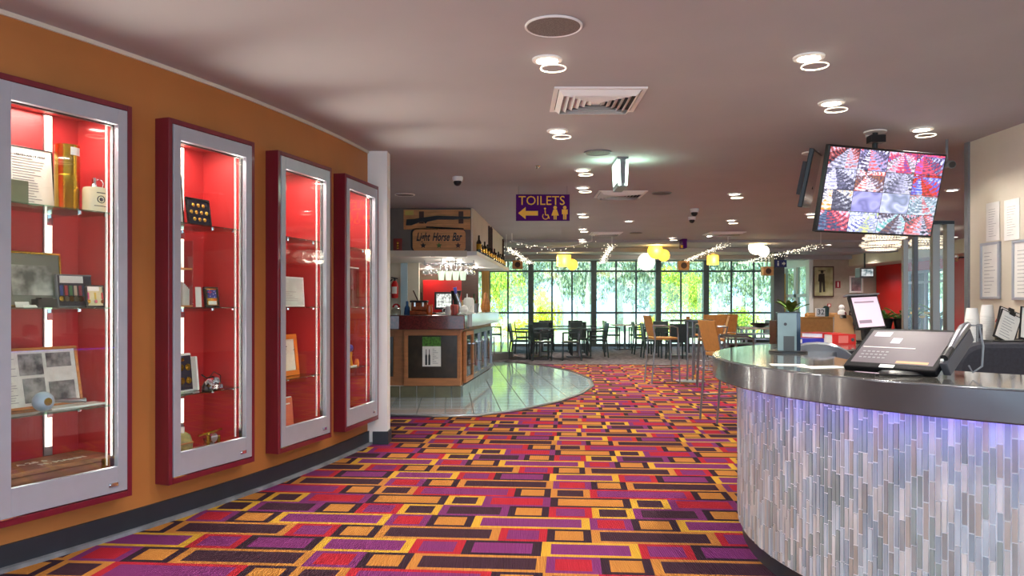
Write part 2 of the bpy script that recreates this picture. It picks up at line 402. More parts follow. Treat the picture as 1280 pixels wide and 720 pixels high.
# ================================================================ OUTDOORS
struct(MB().b2(-45, 60, 24.4, 90, -.45, -.25), 'floor_outside', mat('sunlit_lawn', (225, 226, 170), .9, var=.15, nscale=1.2, bump=.2))
struct(MB().b2(-6, 14, 24.36, 28.5, -.25, -.02), 'floor_terrace', mat('pale_paving', (214, 208, 190), .8, var=.1))
def leaf_mesh(name, n, seed, sz, cols):
    rnd = random.Random(seed); mb = MB(); blobs = [(rnd.gauss(0, .36), rnd.gauss(0, .36), rnd.uniform(.2, .95), rnd.uniform(.2, .42)) for _ in range(22)]
    for _ in range(n):
        bx, by, bz, br = rnd.choice(blobs); v = Vector((rnd.gauss(0, 1), rnd.gauss(0, 1), rnd.gauss(0, 1))).normalized()*br*rnd.uniform(.75, 1.05)
        c = Vector((bx, by, bz))+v; a = Vector((rnd.gauss(0, 1), rnd.gauss(0, 1), rnd.gauss(0, 1))).normalized()*sz; b = a.cross(Vector((rnd.gauss(0, 1), rnd.gauss(0, 1), rnd.gauss(0, 1)))).normalized()*sz*.6
        t = .6+.4*rnd.random(); cc = cols[rnd.randrange(len(cols))]; mb.col = tuple(x*t for x in s2l(cc)); mb.quad(c-a, c-b, c+a, c+b)
    return mb
m_fol = mat('tree_foliage', (255, 255, 255), .6, attr='Col', spec=.2)
m_fol.node_tree.nodes['Principled BSDF'].inputs['Subsurface Weight'].default_value = 0
kinds = {'gum': leaf_mesh('f', 5200, 1, .034, [(118, 132, 116), (160, 172, 156), (206, 214, 196), (190, 198, 160)]).mesh('foliage', m_fol),
         'yellow': leaf_mesh('f', 4500, 2, .034, [(250, 240, 60), (240, 225, 60), (215, 220, 80)]).mesh('foliage', m_fol),
         'lime': leaf_mesh('f', 5000, 3, .034, [(200, 212, 70), (130, 160, 70), (226, 228, 100)]).mesh('foliage', m_fol)}
m_bark = mat('grey_bark', (180, 174, 164), .9, var=.2)
rt = random.Random(5)
def tree(px, base, topy, wpx, Y, kind, label, trunk=True):
    x = (px-CX)/F*Y; top = EYE-(topy-HY)/F*Y; r = wpx/2/F*Y
    t = thing('tree' if trunk else 'bush', label, 'tree' if trunk else 'bush', (x, Y, -.26), rt.uniform(0, 6), 'trees and bushes beyond the glazed wall')
    H = top+.26; z0 = H*(.22 if trunk else .0)
    f = bpy.data.objects.new('foliage', kinds[kind]); COL.objects.link(f); f.parent = t; f.location = (0, 0, z0); f.scale = (r, r, (H-z0)*.85)
    if trunk:
        mb = MB(); pts = [(rt.uniform(-.1, .1)*i*r*.2, rt.uniform(-.1, .1)*i*r*.2, H*.75*i/4) for i in range(5)]; mb.tube(pts, .1, 7, rr=[.16*H/6, .13*H/6, .11*H/6, .08*H/6, .04])
        for q in range(4):
            a = rt.uniform(0, 6.28); p = pts[2+q % 2]; mb.tube([p, (p[0]+cos(a)*r*.4, p[1]+sin(a)*r*.4, p[2]+H*.22)], .04, 5, rr=[.07, .02])
        mb.build('trunk', m_bark, t, smooth=True)
trees = [(600, 0, 250, 95, 46, 'gum', 'pale grey-green gum tree outside, seen just right of the bar canopy'),
 (645, 0, 240, 90, 44, 'gum', 'pale gum tree outside between the two leftmost wide window posts'),
 (700, 0, 235, 80, 50, 'gum', 'tall pale gum tree outside behind the bright yellow bush'),
 (735, 0, 260, 60, 43, 'gum', 'slim grey-green gum tree outside behind the second wide window post'),
 (775, 0, 235, 90, 47, 'gum', 'broad grey-green gum tree outside in the middle of the windows'),
 (815, 0, 250, 70, 52, 'gum', 'distant gum tree outside behind the third wide window post'),
 (900, 0, 245, 110, 50, 'gum', 'big gum tree outside behind the round yellow-green trees'),
 (945, 0, 250, 90, 43, 'gum', 'pale green gum tree outside at the right end of the windows'),
 (1000, 0, 255, 90, 45, 'gum', 'gum tree outside seen through the small return windows'),
 (1075, 0, 260, 120, 48, 'gum', 'gum tree outside seen past the painting wall'),
 (840, 0, 334, 66, 36, 'lime', 'round yellow-green tree outside left of the fourth wide window post'),
 (874, 0, 342, 42, 34, 'lime', 'smaller yellow-green tree outside right behind the fourth wide window post'),
 (625, 0, 335, 50, 38, 'lime', 'light green tree outside beside the bar end')]
for a in trees: tree(*a)
tree(681, 0, 362, 44, 31, 'yellow', 'bright yellow bush outside behind the joined dark tables', False)
tree(648, 0, 398, 40, 29.5, 'yellow', 'low yellow bush outside at the foot of the leftmost window', False)
tree(815, 0, 395, 46, 30, 'yellow', 'low yellow-green bush outside at the foot of the third wide post', False)
tree(925, 0, 384, 60, 33, 'lime', 'green hedge bush outside behind the white lounge chairs', False)
# dense distant belt so that the lawn ends in trees
belt = [(480, 90), (560, 86), (655, 90), (720, 80), (790, 90), (865, 84), (930, 90), (1010, 90), (1100, 90), (1180, 90)]
onm = ['first', 'second', 'third', 'fourth', 'fifth', 'sixth', 'seventh', 'eighth', 'ninth', 'tenth']
for i, (px, w_) in enumerate(belt):
    tree(px, 0, 300+(i % 3)*10, w_*1.0, 56+(i % 2)*12, 'gum', 'hazy gum tree in the background row beyond the lawn, %s from its left end' % onm[i])
# ================================================================ DISPLAY CABINETS
DEP = .30; ZF = .33; SH = (1.815, 1.29, .75)
CABS = []
def cabinet(i, label):
    a, b = spans[i]; p = Vector((*wp(a), CB)); q = Vector((*wp(b), CB)); u = (q-p).normalized(); rz = atan2(u.y, u.x)
    t = thing('display_cabinet', label, 'cabinet', p, rz, 'display cabinets set in the curved orange wall')
    H = CT-CB; W = (q-p).length; D = .105
    mb = MB(); s = .03
    for x0, x1, z0, z1 in ((0, s, 0, H), (W-s, W, 0, H), (s, W-s, 0, s+.005), (s, W-s, H-s, H)): mb.b2(x0, x1, -D, .03, z0, z1)
    mb.build('surround', m_maroon, t, bevel=.003)
    # lining
    i0, i1 = .045, W-.045; zf = ZF-CB
    MB().b2(i0, i1, DEP, DEP+.015, zf, H-.05).build('back_panel', m_red, t)
    for x in (i0-.012, i1): MB().b2(x, x+.012, -.03, DEP, zf, H-.05).build('side_panel', m_red, t)
    MB().b2(i0, i1, -.03, DEP, zf-.015, zf).build('base_panel', m_red, t)
    MB().b2(i0, i1, -.03, DEP, H-.05, H-.035).build('top_panel', m_red, t)
    # door
    d = MB(); x0, x1, z0, z1 = s+.004, W-s-.004, s+.012, H-s-.004; st = .056; y0, y1 = -D-.004, -D+.03
    d.b2(x0, x0+st, y0, y1, z0, z1); d.b2(x1-st, x1, y0, y1, z0, z1); d.b2(x0+st, x1-st, y0, y1, z0, z0+.138); d.b2(x0+st, x1-st, y0, y1, z1-.085, z1)
    dr = d.build('door', m_silver, t, bevel=.0015)
    mb = MB()
    for xx in (x0+st, x1-st-.008): mb.b2(xx, xx+.008, y1, y1+.02, z0+.138, z1-.085)
    mb.b2(x0+st, x1-st, y1, y1+.02, z1-.093, z1-.085); mb.build('gasket', m_black, dr)
    MB().b2(x0+st-.01, x1-st+.01, y0+.012, y0+.018, z0+.13, z1-.078).build('glass_pane', m_pglass, dr)
    mb = MB(); mb.b2(x1-.115, x1-.06, y0-.006, y0, z0+.035, z0+.055); mb.cyl((x1-.10, y0-.012, z0+.045), (x1-.10, y0, z0+.045), .009, 12); mb.build('lock', m_chrome, dr)
    mb = MB(); mb.b2(x0, x0+.09, y0-.003, y0+.001, z0-.006, z0+.001); mb.build('hinge', m_chrome, dr)
    mb = MB(); mb.b2(x1-st-.014, x1-st-.006, -.03, -.02, z0+.138, z1-.085); mb.build('glass_seal', m_paper, t)
    # standard with glowing strip
    xs_ = W*.42
    if i < 2:
        k = ((60, 226)[i]-CX)/F; v = Vector((-u.y, u.x, 0)); q2 = p+v*(DEP-.01); xs_ = (k*q2.y-q2.x)/(u.x-k*u.y)
    mb = MB(); mb.b2(xs_-.024, xs_+.024, DEP-.012, DEP-.001, zf, H-.05); mb.build('shelf_standard', m_steel, t)
    mb = MB(); mb.b2(xs_-.017, xs_+.017, DEP-.02, DEP-.012, .28, H-.06); mb.build('light_strip', m_led, t)
    for z in SH:
        z -= CB
        g = MB().b2(i0+.004, i1-.004, .0-.035, DEP-.03, z-.008, z).build('shelf', m_sglass, t)
        mb = MB(); mb.bar((xs_, DEP-.02, z-.02), (xs_, .03, z-.014), .01, .022); mb.b2(xs_-.015, xs_+.015, DEP-.03, DEP, z-.07, z-.01)
        mb.cyl((xs_, .02, z-.022), (xs_, .02, z-.008), .011, 10); mb.build('bracket', m_chrome, g)
        mb = MB()
        for x in (i0+.03, i1-.03): mb.cyl((x, .02, z-.02), (x, .02, z-.009), .009, 8)
        mb.build('shelf_clip', m_chrome, g)
    lamp('AREA', 'cabinet_fill', (W*.5, DEP*.45, H-.06), 4, (1, .9, .78), .3, (0, 0, 0), t)  # added unseen fill lamps: one under the top, one behind each stile
    for x in (W-.10, .10): lamp('AREA', 'cabinet_fill', (x, -.04, H*.52), 9, (1, .88, .76), .02, (radians(-90), 0, 0), t, shape='RECTANGLE', size_y=1.8)
    CABS.append((p, u, Vector((-u.y, u.x, 0)), rz, W, t)); return t
cabinet(0, 'display cabinet with the brass shell case and stoneware flask, nearest the camera')
cabinet(1, 'display cabinet with the badge frame and coin box, second from the camera')
cabinet(2, 'display cabinet with the orange framed drawing on its lowest shelf, third from the camera')
cabinet(3, 'narrow-looking display cabinet at the far end, beside the white column')
def cloc(ci, px, y, z):      # a point inside cabinet ci at depth y seen at column px
    p, u, v, rz, W, t = CABS[ci]; k = (px-CX)/F; q = p+v*y
    x = max(.06, min(W-.1, (k*q.y-q.x)/(u.x-k*u.y))); r = q+u*x; r.z = z; return r
def cit(ci, name, label, cat, px, y, z, turn=0, group=None):
    return thing(name, label, cat, cloc(ci, px, y, z+.0005), CABS[ci][3]+turn, group)
def h_px(ci, px, y, n): # pixels -> metres at that spot
    return n*cloc(ci, px, y, 0).y/F
SG = 'exhibits on the cabinet shelves'
def framed(ci, label, px, y, z, w_, h_, fm, inner, lean=.18, fw=.018, turn=0, name='picture_frame', cat='picture frame', deco=None, back=True):
    t = cit(ci, name, label, cat, px, y, z, turn)
    R = Matrix.Rotation(-lean, 4, 'X'); d = .018
    mb = MB(R)
    for x0, x1, z0, z1 in ((0, w_, 0, fw), (0, w_, h_-fw, h_), (0, fw, fw, h_-fw), (w_-fw, w_, fw, h_-fw)): mb.b2(x0, x1, 0, d, z0+.001, z1)
    mb.build('frame', fm, t, bevel=.002)
    MB(R).b2(fw*.8, w_-fw*.8, .006, .012, fw*.8, h_-fw*.8).build('picture', inner, t)
    if deco: deco(t, R, w_, h_, fw)
    return t
def lines(t, R, w_, h_, fw, n=14, name='print', z1=.9, z0=.12):
    mb = MB(R); r = random.Random(n)
    for i in range(n):
        z = h_*(z0+(z1-z0)*i/n); mb.b2(w_*.16, w_*(.5+.34*r.random()), .0045, .006, z, z+h_*.012)
    mb.build(name, m_faint, t)
# --- first cabinet
t = framed(0, 'framed typed certificate on white paper leaning on the top shelf of the nearest cabinet', 9, .2, SH[0], .26, .335, m_black, m_paper, .1, .006, deco=lambda t, R, a, b, c: lines(t, R, a, b, c, 18))
text('CERTIFICATE OF MERIT', .016, m_ink, t, (.13, .02, .285), (pi/2-.1, 0, 0)); t.children[-1]['label'] = 'black printed heading'
mb = MB(); mb.b2(-.05, .07, -.03, .07, 0, .12); o = mb.build('collection_box', mat('sage_green_tin', (120, 126, 100), .5, var=.1), None, bevel=.004)
tag(o, 'small sage green box in front of the typed certificate', 'box', None, cloc(0, 14, .06, SH[0]), CABS[0][3])
t = cit(0, 'brass_shell_case', 'tall polished brass artillery shell case with paper tag', 'shell case', 84, .12, SH[0]); r = h_px(0, 84, .12, 14.2); h = h_px(0, 84, .12, 82)
MB().lathe([(r*1.06, 0), (r*1.06, .008), (r, .014), (r, h*.52), (r*1.03, h*.525), (r*1.03, h*.535), (r, h*.54), (r*.98, h), (r*.93, h), (r*.93, h-.02), (0.001, h-.02)], n=40).build('case_body', m_brass, t, smooth=True)
mb = MB(); mb.lathe([(r*1.0, h*.84), (r*1.01, h*.96)], n=8, a0=-1.9, a1=-.9); mb.build('paper_tag', m_paper, t)
t = cit(0, 'stoneware_flask', 'cream stoneware whisky flask with round crest, chrome cap and ring handle', 'flask', 118, .02, SH[0]); r = h_px(0, 118, .02, 13.5); h = h_px(0, 118, .02, 31)
MB().lathe([(r*.95, 0), (r, .008), (r, h*.86), (r*.93, h*.97), (r*.4, h), (.001, h)], n=32).build('flask_body', mat('cream_stoneware', (226, 214, 176), .3, coat=.4), t, smooth=True)
mb = MB(); mb.lathe([(r*.36, h), (r*.28, h+.012), (r*.2, h+.02), (r*.2, h+.05), (.001, h+.055)], n=16); mb.build('cap', m_chrome, t, smooth=True)
mb = MB(); mb.tube([(r*.5+.024*cos(a), 0, h+.022+.024*sin(a)) for a in [i*pi/8 for i in range(16)]], .004, 6, True); mb.build('ring_handle', m_chrome, t, smooth=True)
mb = MB(); mb.lathe([(r*1.005, h*.2), (r*1.005, h*.23)], n=8, a0=-2.2, a1=-.9); mb.lathe([(r*1.005, h*.72), (r*1.005, h*.76)], n=8, a0=-2.0, a1=-1.1)
mb.tube([(r*.35*cos(a)+.0, -r*.99+abs(r*.35*cos(a))*.12, h*.48+r*.32*sin(a)) for a in [i*pi/8 for i in range(16)]], .003, 5, True); mb.sph((0, -r*.97, h*.48), .012, 8); mb.build('crest', m_ink, t)
def card(ci, px, y, z, w_, h_, label, lean=.3):
    o = MB(Matrix.Rotation(-lean, 4, 'X')).b2(0, w_, 0, .002, 0, h_).build('label_card', m_paper); tag(o, label, 'card', None, cloc(ci, px, y, z+.001), CABS[ci][3]); return o
m_photo = mat('grey_landscape_photo', (120, 122, 116), .5, var=.55, nscale=9, col2=(205, 205, 195))
def mount(t, R, w_, h_, fw): MB(R).b2(w_*.2, w_*.84, .003, .006, h_*.22, h_*.76).build('photograph', m_photo, t)
framed(0, 'gilt and black framed grey mounted photograph of a hillside, on the middle shelf', 0, .2, SH[1], .34, .30, m_brass, mat('grey_mount_board', (120, 122, 112), .7), .1, .012, deco=mount)
o = MB().b2(0, .10, 0, .06, 0, .045).b2(.02, .08, .005, .055, .045, .052).build('badge_box', [m_black]); tag(o, 'small black box with a gold badge between photo and medals', 'box', None, cloc(0, 48, .1, SH[1]), CABS[0][3])
m_medback = mat('dark_blue_velvet', (40, 36, 52), .9, var=.1)
def medals(n, cols):
    def f(t, R, w_, h_, fw):
        for i in range(n):
            x = w_*(.12+.76*i/(n-1)); c_ = cols[i % len(cols)]
            MB(R).b2(x-w_*.035, x+w_*.035, .0, .006, h_*.36, h_*.66).build('medal_ribbon', mat('ribbon_%d_%d_%d' % c_, c_, .7), t)
            mb = MB(R @ Matrix.Translation((x, .003, h_*.26)) @ Matrix.Rotation(pi/2, 4, 'X')); mb.lathe([(.001, -.003), (h_*.085, -.003), (h_*.085, .003), (.001, .003)], n=12); mb.build('medal', m_chrome if i % 2 else m_brass, t)
        MB(R).b2(w_*.1, w_*.72, .001, .006, h_*.74, h_*.95).build('caption_card', m_paper, t)
    return f
framed(0, 'large frame of seven medals with striped ribbons on the middle shelf', 73, .16, SH[1], .215, .185, m_grey, m_medback, .12, .008, deco=medals(7, [(40, 60, 130), (170, 40, 50), (60, 120, 70), (200, 180, 160), (150, 30, 60)]), cat='medal frame', name='medal_frame')
framed(0, 'small black frame of three medals at the front of the middle shelf', 109, .05, SH[1], .11, .125, m_black, mat('cream_velvet', (200, 190, 150), .9), .12, .01, deco=medals(3, [(190, 40, 110), (200, 170, 60), (190, 40, 50)]), cat='medal frame', name='medal_frame')
card(0, 20, .06, SH[1], .07, .03, 'small cream caption card before the hillside photograph'); card(0, 30, .02, SH[1], .07, .02, 'tiny white caption card at the shelf edge before the photograph', .9)
m_news = mat('newsprint', (206, 204, 198), .7, var=.1, nscale=20)
def news(t, R, w_, h_, fw):
    mb = MB(R)
    for x0, x1, z0, z1 in ((.06, .14, .12, .35), (.06, .14, .45, .8), (.38, .62, .55, .9), (.66, .92, .66, .9), (.4, .62, .1, .5), (.66, .93, .1, .42)): mb.b2(w_*x0, w_*x1, .003, .006, h_*z0, h_*z1)
    mb.build('press_photo', mat('dark_press_photo', (70, 70, 74), .6, var=.5, nscale=18, col2=(150, 148, 146)), t)
    lines(t, R, w_*.42, h_, fw, 20)
framed(0, 'orange wood framed newspaper pages on the lower shelf of the nearest cabinet', -20, .17, SH[2], .53, .33, m_wood, m_news, .2, .016, deco=news)
t = cit(0, 'ball_rattle', 'pale blue ball with a gold badge on a turned grey handle', 'club', 54, .03, SH[2]); R_ = h_px(0, 54, .03, 12.5)
MB().sph((0, 0, R_), R_, 24).build('ball', mat('pale_blue_enamel', (150, 170, 190), .3, coat=.4), t, smooth=True)
mb = MB(); mb.tube([(R_*.9, .01, R_*.95), (.1, .015, .045), (.17, .02, .036), (.235, .03, .03), (.25, .03, .03)], .01, 10, rr=[.011, .010, .013, .010, .015]); mb.build('handle', m_steel, t, smooth=True)
mb = MB(Matrix.Translation((-.006, -R_*.97, R_*1.05)) @ Matrix.Rotation(pi/2, 4, 'X')); mb.lathe([(.001, -.003), (.02, -.003), (.02, .003), (.001, .004)], n=14); mb.build('badge', m_brass, t)
o = MB().b2(0, .34, -.02, .1, 0, .006).build('documents', m_paper); tag(o, 'flat papers lying behind the blue ball on the lower shelf', 'papers', None, cloc(0, 62, .06, SH[2]), CABS[0][3])
t = cit(0, 'wooden_chest', 'flat brown wooden chest with painted letters on the cabinet floor', 'chest', -2, .02, ZF); m_chest = mat('old_brown_wood', (136, 92, 66), .6, var=.25, nscale=6, stretch=(1, 6, 6))
MB().b2(0, .60, -.03, .25, 0, .11).build('body', m_chest, t, bevel=.003); MB().b2(-.006, .606, -.036, .255, .112, .138).build('lid', m_chest, t, bevel=.003)
text('A 28 6', .06, m_cream, t, (.24, .13, .1385), (0, 0, 0)); text('N. MANN', .06, m_cream, t, (.36, .05, .1385), (0, 0, 0))
mb = MB(); mb.b2(.52, .56, -.045, -.036, .07, .125); mb.build('latch', m_brass, t)
# --- second cabinet
framed(1, 'tall black framed picture at the left end of the second cabinet top shelf', 216, .12, SH[0], .10, .33, m_black, m_paper, .08, .008, deco=lambda t, R, a, b, c: lines(t, R, a, b, c, 16))
def badges(t, R, w_, h_, fw):
    for rr_ in range(3):
        for c_ in range(3 if rr_ != 1 else 4):
            x = w_*(.28+.22*c_-(.11 if rr_ == 1 else 0)); z = h_*(.25+.25*rr_)
            mb = MB(R @ Matrix.Translation((x, .003, z)) @ Matrix.Rotation(pi/2, 4, 'X')); mb.lathe([(.001, -.003), (h_*.075, -.002), (h_*.05, .003), (.001, .004)], n=6); mb.build('badge', mat('red_gold_badge', (226, 120, 50), .35, .5, var=.4, nscale=60, col2=(240, 210, 80)), t)
framed(1, 'black frame holding ten red and gold badges on the top shelf', 237, .06, SH[0], .20, .185, m_black, m_medback, .14, .013, deco=badges, cat='badge frame', name='badge_case')
t = cit(1, 'acrylic_stand', 'clear two-tier acrylic stand holding cards and a potted sprig', 'display stand', 218, .1, SH[1]); h = .43; wd = .15
mb = MB(); mb.b2(0, .006, 0, .12, 0, h); mb.b2(wd, wd+.006, 0, .12, 0, h); mb.build('acrylic_side', m_acry, t)
for z in (.0, .24): MB().b2(0, wd, 0, .12, z+.002, z+.012).build('tier', m_woodx, t)
MB(Matrix.Rotation(-.15, 4, 'X')).b2(.01, wd-.03, .02, .023, .25, .34).build('caption_card', m_paper, t)
MB().b2(.01, .075, .02, .07, .012, .15).build('carton', m_cream, t)
mb = MB(); rr3 = random.Random(3)
for _ in range(14):
    a = rr3.uniform(0, 6.28); mb.add([(.04, .045, .15), (.04+.03*cos(a), .045+.02*sin(a), .2), (.04+.035*cos(a+.3), .045+.02*sin(a+.3), .21)], [(0, 1, 2)])
mb.build('sprig', m_leaf, t)
mb = MB()
for i in range(5): mb.b2(.09+.012*i, .098+.012*i, .02, .05, .012, .16-.01*i)
mb.build('medal_ribbons', m_paper, t)
card(1, 245, .06, SH[1], .05, .13, 'narrow white price card standing beside the acrylic stand', .05); 
def flag(t, R, w_, h_, fw):
    MB(R).b2(w_*.2, w_*.82, .0, .006, h_*.45, h_*.85).build('flag_badge', mat('navy_flag_blue', (28, 44, 130), .5), t)
    mb = MB(R); mb.b2(w_*.2, w_*.5, -.001, .005, h_*.72, h_*.76); mb.b2(w_*.33, w_*.37, -.001, .005, h_*.64, h_*.85); mb.build('flag_cross', mat('flag_red', (200, 30, 40), .5), t)
    mb = MB(R)
    for x, z in ((.35, .53), (.66, .78), (.66, .5), (.58, .64), (.74, .68)): mb.b2(w_*(x-.02), w_*(x+.02), -.001, .005, h_*(z-.02), h_*(z+.02))
    mb.build('flag_stars', m_paper, t); MB(R).b2(w_*.22, w_*.78, .0, .006, h_*.12, h_*.3).build('caption_card', m_paper, t)
framed(1, 'small black frame with a blue flag badge on the middle shelf', 258, .06, SH[1], .125, .135, m_black, m_brass, .12, .012, deco=flag, cat='badge frame', name='badge_case')
t = cit(1, 'coin_box', 'dark coin case with white edges holding gold coins', 'coin case', 212, .08, SH[2]); R = Matrix.Rotation(-.1, 4, 'X')
MB(R).b2(0, .2, 0, .02, 0, .245).build('case_back', m_paper, t, bevel=.006); MB(R).b2(.012, .188, -.006, .001, .012, .23).build('velvet_tray', m_medback, t)
for i in range(3):
    for j in range(2):
        mb = MB(R @ Matrix.Translation((.045+.055*i, -.008, .07+.085*j)) @ Matrix.Rotation(pi/2, 4, 'X')); mb.lathe([(.001, -.003), (.022, -.003), (.022, .003), (.018, .003), (.001, .002)], n=16); mb.build('coin', m_brass, t)
MB(R).b2(.205, .222, -.03, .08, 0, .22).build('case_lid', m_paper, t, bevel=.005)
MB(R).b2(.06, .13, -.008, -.002, .195, .215).build('caption_card', m_brass, t)
t = cit(1, 'field_telephone_headset', 'black and chrome field telephone headset with looped lead on the lower shelf', 'headset', 262, .05, SH[2])
mb = MB(); mb.lathe([(.06, 0), (.06, .02), (.04, .05), (.001, .055)], n=16, sy=.6); mb.build('base', m_black, t, smooth=True)
mb = MB(); mb.cyl((-.03, -.02, .035), (-.03, -.04, .05), .028, 14); mb.cyl((.02, -.02, .045), (.02, -.045, .06), .022, 14); mb.b2(-.04, .06, -.055, -.035, .004, .03); mb.build('earpiece', m_chrome, t, smooth=True)
mb = MB(); mb.tube([(-.07, 0, .1), (-.03, 0, .075), (.03, 0, .08), (.07, 0, .05), (.09, 0, .005)], .005, 6); mb.tube([(.0, .01, .07), (.05, .01, .11), (.1, .0, .08), (.1, 0, .02)], .003, 6); mb.build('lead', m_black, t, smooth=True)
t = cit(1, 'water_canteen', 'khaki cloth covered army water canteen with pale cap on cabinet floor', 'canteen', 226, .08, ZF); 
MB().lathe([(.06, 0), (.085, .03), (.09, .09), (.07, .145), (.035, .165), (.001, .17)], n=20, sy=.55).build('canteen_body', mat('khaki_cloth', (150, 138, 88), .9, var=.2, nscale=30), t, smooth=True)
MB().cyl((0, 0, .16), (0, 0, .2), .022, 14).build('cap', m_paper, t); mb = MB(); mb.tube([(-.088, 0, .09), (-.05, -.05, .1), (.05, -.05, .1), (.088, 0, .09)], .006, 6); mb.build('strap', m_tan, t)
t = cit(1, 'heliograph', 'chrome and brass signalling instrument with cross arms on cabinet floor', 'instrument', 262, .06, ZF)
mb = MB(); mb.cyl((0, 0, .0), (0, 0, .07), .035, 16); mb.cyl((0, -.04, .1), (0, .03, .1), .03, 16); mb.build('body', m_chrome, t, smooth=True)
mb = MB(); mb.bar((-.1, 0, .125), (.11, 0, .14), .012); mb.cyl((-.045, -.03, .02), (-.045, -.03, .12), .012, 10); mb.cyl((.05, -.03, .02), (.05, -.03, .11), .012, 10); mb.build('cross_arm', m_brass, t, smooth=True)
# --- third cabinet
framed(2, 'small orange framed photograph at the left of the third cabinet top shelf', 340, .1, SH[0], .17, .185, mat('bright_orange_frame', (226, 120, 30), .4), mat('mauve_photo', (190, 190, 220), .5, var=.4, nscale=20), .16, .02)
framed(2, 'white framed certificate filling the middle shelf of the third cabinet', 345, .07, SH[1], .40, .235, m_white, mat('pale_certificate', (206, 214, 206), .5, var=.12, nscale=6), .06, .014, deco=lambda t, R, a, b, c: lines(t, R, a, b, c, 6, z1=.55, z0=.2))
m_sk = mat('sketch_paper', (222, 214, 196), .7, var=.06)
def sketch(t, R, w_, h_, fw):
    r = random.Random(9); mb = MB(R)
    for _ in range(26):
        x, z = w_*r.gauss(.48, .1), h_*r.gauss(.62, .1); a = r.uniform(0, 3); mb.tube([(x, .002, z), (x+.03*cos(a), .002, z+.03*sin(a))], .0022, 4)
    mb.build('pencil_drawing', m_ink, t)
framed(2, 'orange wood framed pencil drawing on the lower shelf of the third cabinet', 342, .1, SH[2], .36, .325, mat('bright_orange_frame', (226, 120, 30), .4), m_sk, .1, .04, deco=sketch)
t = cit(2, 'folder', 'salmon coloured upright folder with printed title on the cabinet floor', 'folder', 346, .14, ZF); R = Matrix.Rotation(-.08, 4, 'X')
MB(R).b2(0, .24, 0, .03, .0, .24).build('cover', mat('salmon_card', (224, 122, 88), .7), t, bevel=.003); MB(R).b2(.04, .2, -.002, .001, .19, .2).build('title_line', m_paper, t)
MB(R).b2(.006, .234, .004, .026, .24, .247).build('page_block', m_paper, t)
t = cit(2, 'paper_fan', 'white and yellow pleated paper leaflet standing open before the salmon folder', 'leaflet', 344, .0, ZF)
for i, a in enumerate((-.5, -.1, .35)): MB(Matrix.Rotation(a, 4, 'Y')).b2(0, .05, .012*i, .012*i+.002, .004, .15).build('leaf', m_paper, t)
# --- fourth cabinet
framed(3, 'blue framed picture at the left of the far cabinet top shelf', 424, .12, SH[0], .2, .30, mat('pale_blue_frame', (130, 150, 210), .4), m_paper, .1, .03)
t = cit(3, 'acrylic_display_box', 'clear acrylic box with rosettes on the far cabinet middle shelf', 'display box', 432, .06, SH[1])
MB().b2(0, .3, 0, .14, 0, .35).build('acrylic_case', m_acry, t); MB().b2(0, .3, 0, .14, .352, .362).build('lid', m_white, t)
mb = MB(Matrix.Translation((.12, .05, .26)) @ Matrix.Rotation(pi/2, 4, 'X')); mb.lathe([(.001, 0), (.05, 0), (.055, .01), (.001, .02)], n=12); mb.build('rosette', m_maroon, t)
mb = MB(); mb.b2(.04, .24, .04, .05, .01, .16); mb.build('caption_card', m_brass, t)
t = cit(3, 'figurine', 'little purple topped yellow figurine on the far cabinet lower shelf', 'figurine', 437, .06, SH[2])
MB().lathe([(.035, 0), (.03, .02), (.02, .08), (.026, .13), (.001, .135)], n=14).build('body', mat('yellow_figurine', (230, 150, 30), .4), t, smooth=True)
MB().sph((0, 0, .165), .036, 14).build('head', mat('purple_figurine', (110, 80, 170), .4), t, smooth=True); MB().b2(-.06, .1, -.04, .04, 0, .008).build('plinth', m_paper, t)
o = MB().lathe([(.02, 0), (.022, .03), (.014, .06), (.001, .062)], n=12).build('candle_cup', mat('orange_candle', (230, 120, 20), .4)); tag(o, 'orange cup beside the purple topped figurine', 'cup', None, cloc(3, 446, .03, SH[2]), 0)
o = MB().b2(0, .1, 0, .06, 0, .05).build('trinket_box', m_brass); tag(o, 'small gold trinket box on the far cabinet floor', 'box', None, cloc(3, 437, .05, ZF), CABS[3][3])
# ================================================================ BAR
ORD = ['first', 'second', 'third', 'fourth', 'fifth', 'sixth', 'seventh', 'eighth', 'ninth', 'tenth', 'eleventh', 'twelfth', 'thirteenth', 'fourteenth', 'fifteenth', 'sixteenth']
BY = 10.7; bx1 = P(576, 0, BY).x; bx2, by2 = -.38, 13.9; bz = 1.165
m_slab = mat('polished_maroon_stone', (98, 28, 24), .18, var=.35, nscale=40, coat=.4)
m_pale = mat('pale_blue_laminate', (196, 206, 204), .25, coat=.3)
m_panelw = mat('tan_bar_panel', (172, 112, 66), .45, var=.12, nscale=4, stretch=(1, 1, 6))
m_olive = mat('olive_skirting_tile', (104, 100, 74), .35, var=.15, nscale=6)
t = thing('bar', 'bar with tan panels, maroon stone edge and olive tiled foot behind the white column', 'bar counter', (0, 0, 0))
sd = Vector((bx2-bx1, by2-BY, 0)).normalized(); sn = Vector((sd.y, -sd.x, 0))   # side direction, outward normal
def S(d, o): return (bx1+sd.x*d+sn.x*o, BY+sd.y*d+sn.y*o)
LS = (Vector((bx2, by2, 0))-Vector((bx1, BY, 0))).length
cpx = P(502, 0, BY+.0).x
MB().prism([(-3.2, BY+.25), (cpx, BY+.02), (bx1, BY+.02), S(LS, 0), (bx2-.6, by2+.1), (-1.5, 11.6), (-3.2, 11.6)], .17, .97).build('carcass', m_panelw, t)
MB().prism([(-3.3, BY+.13), (cpx-.02, BY-.12), (bx1+.06, BY-.12), (bx1+.10, BY+.35), (-1.2, 11.75), (-3.3, 11.75)], .965, bz).build('stone_top', m_slab, t, bevel=.01)
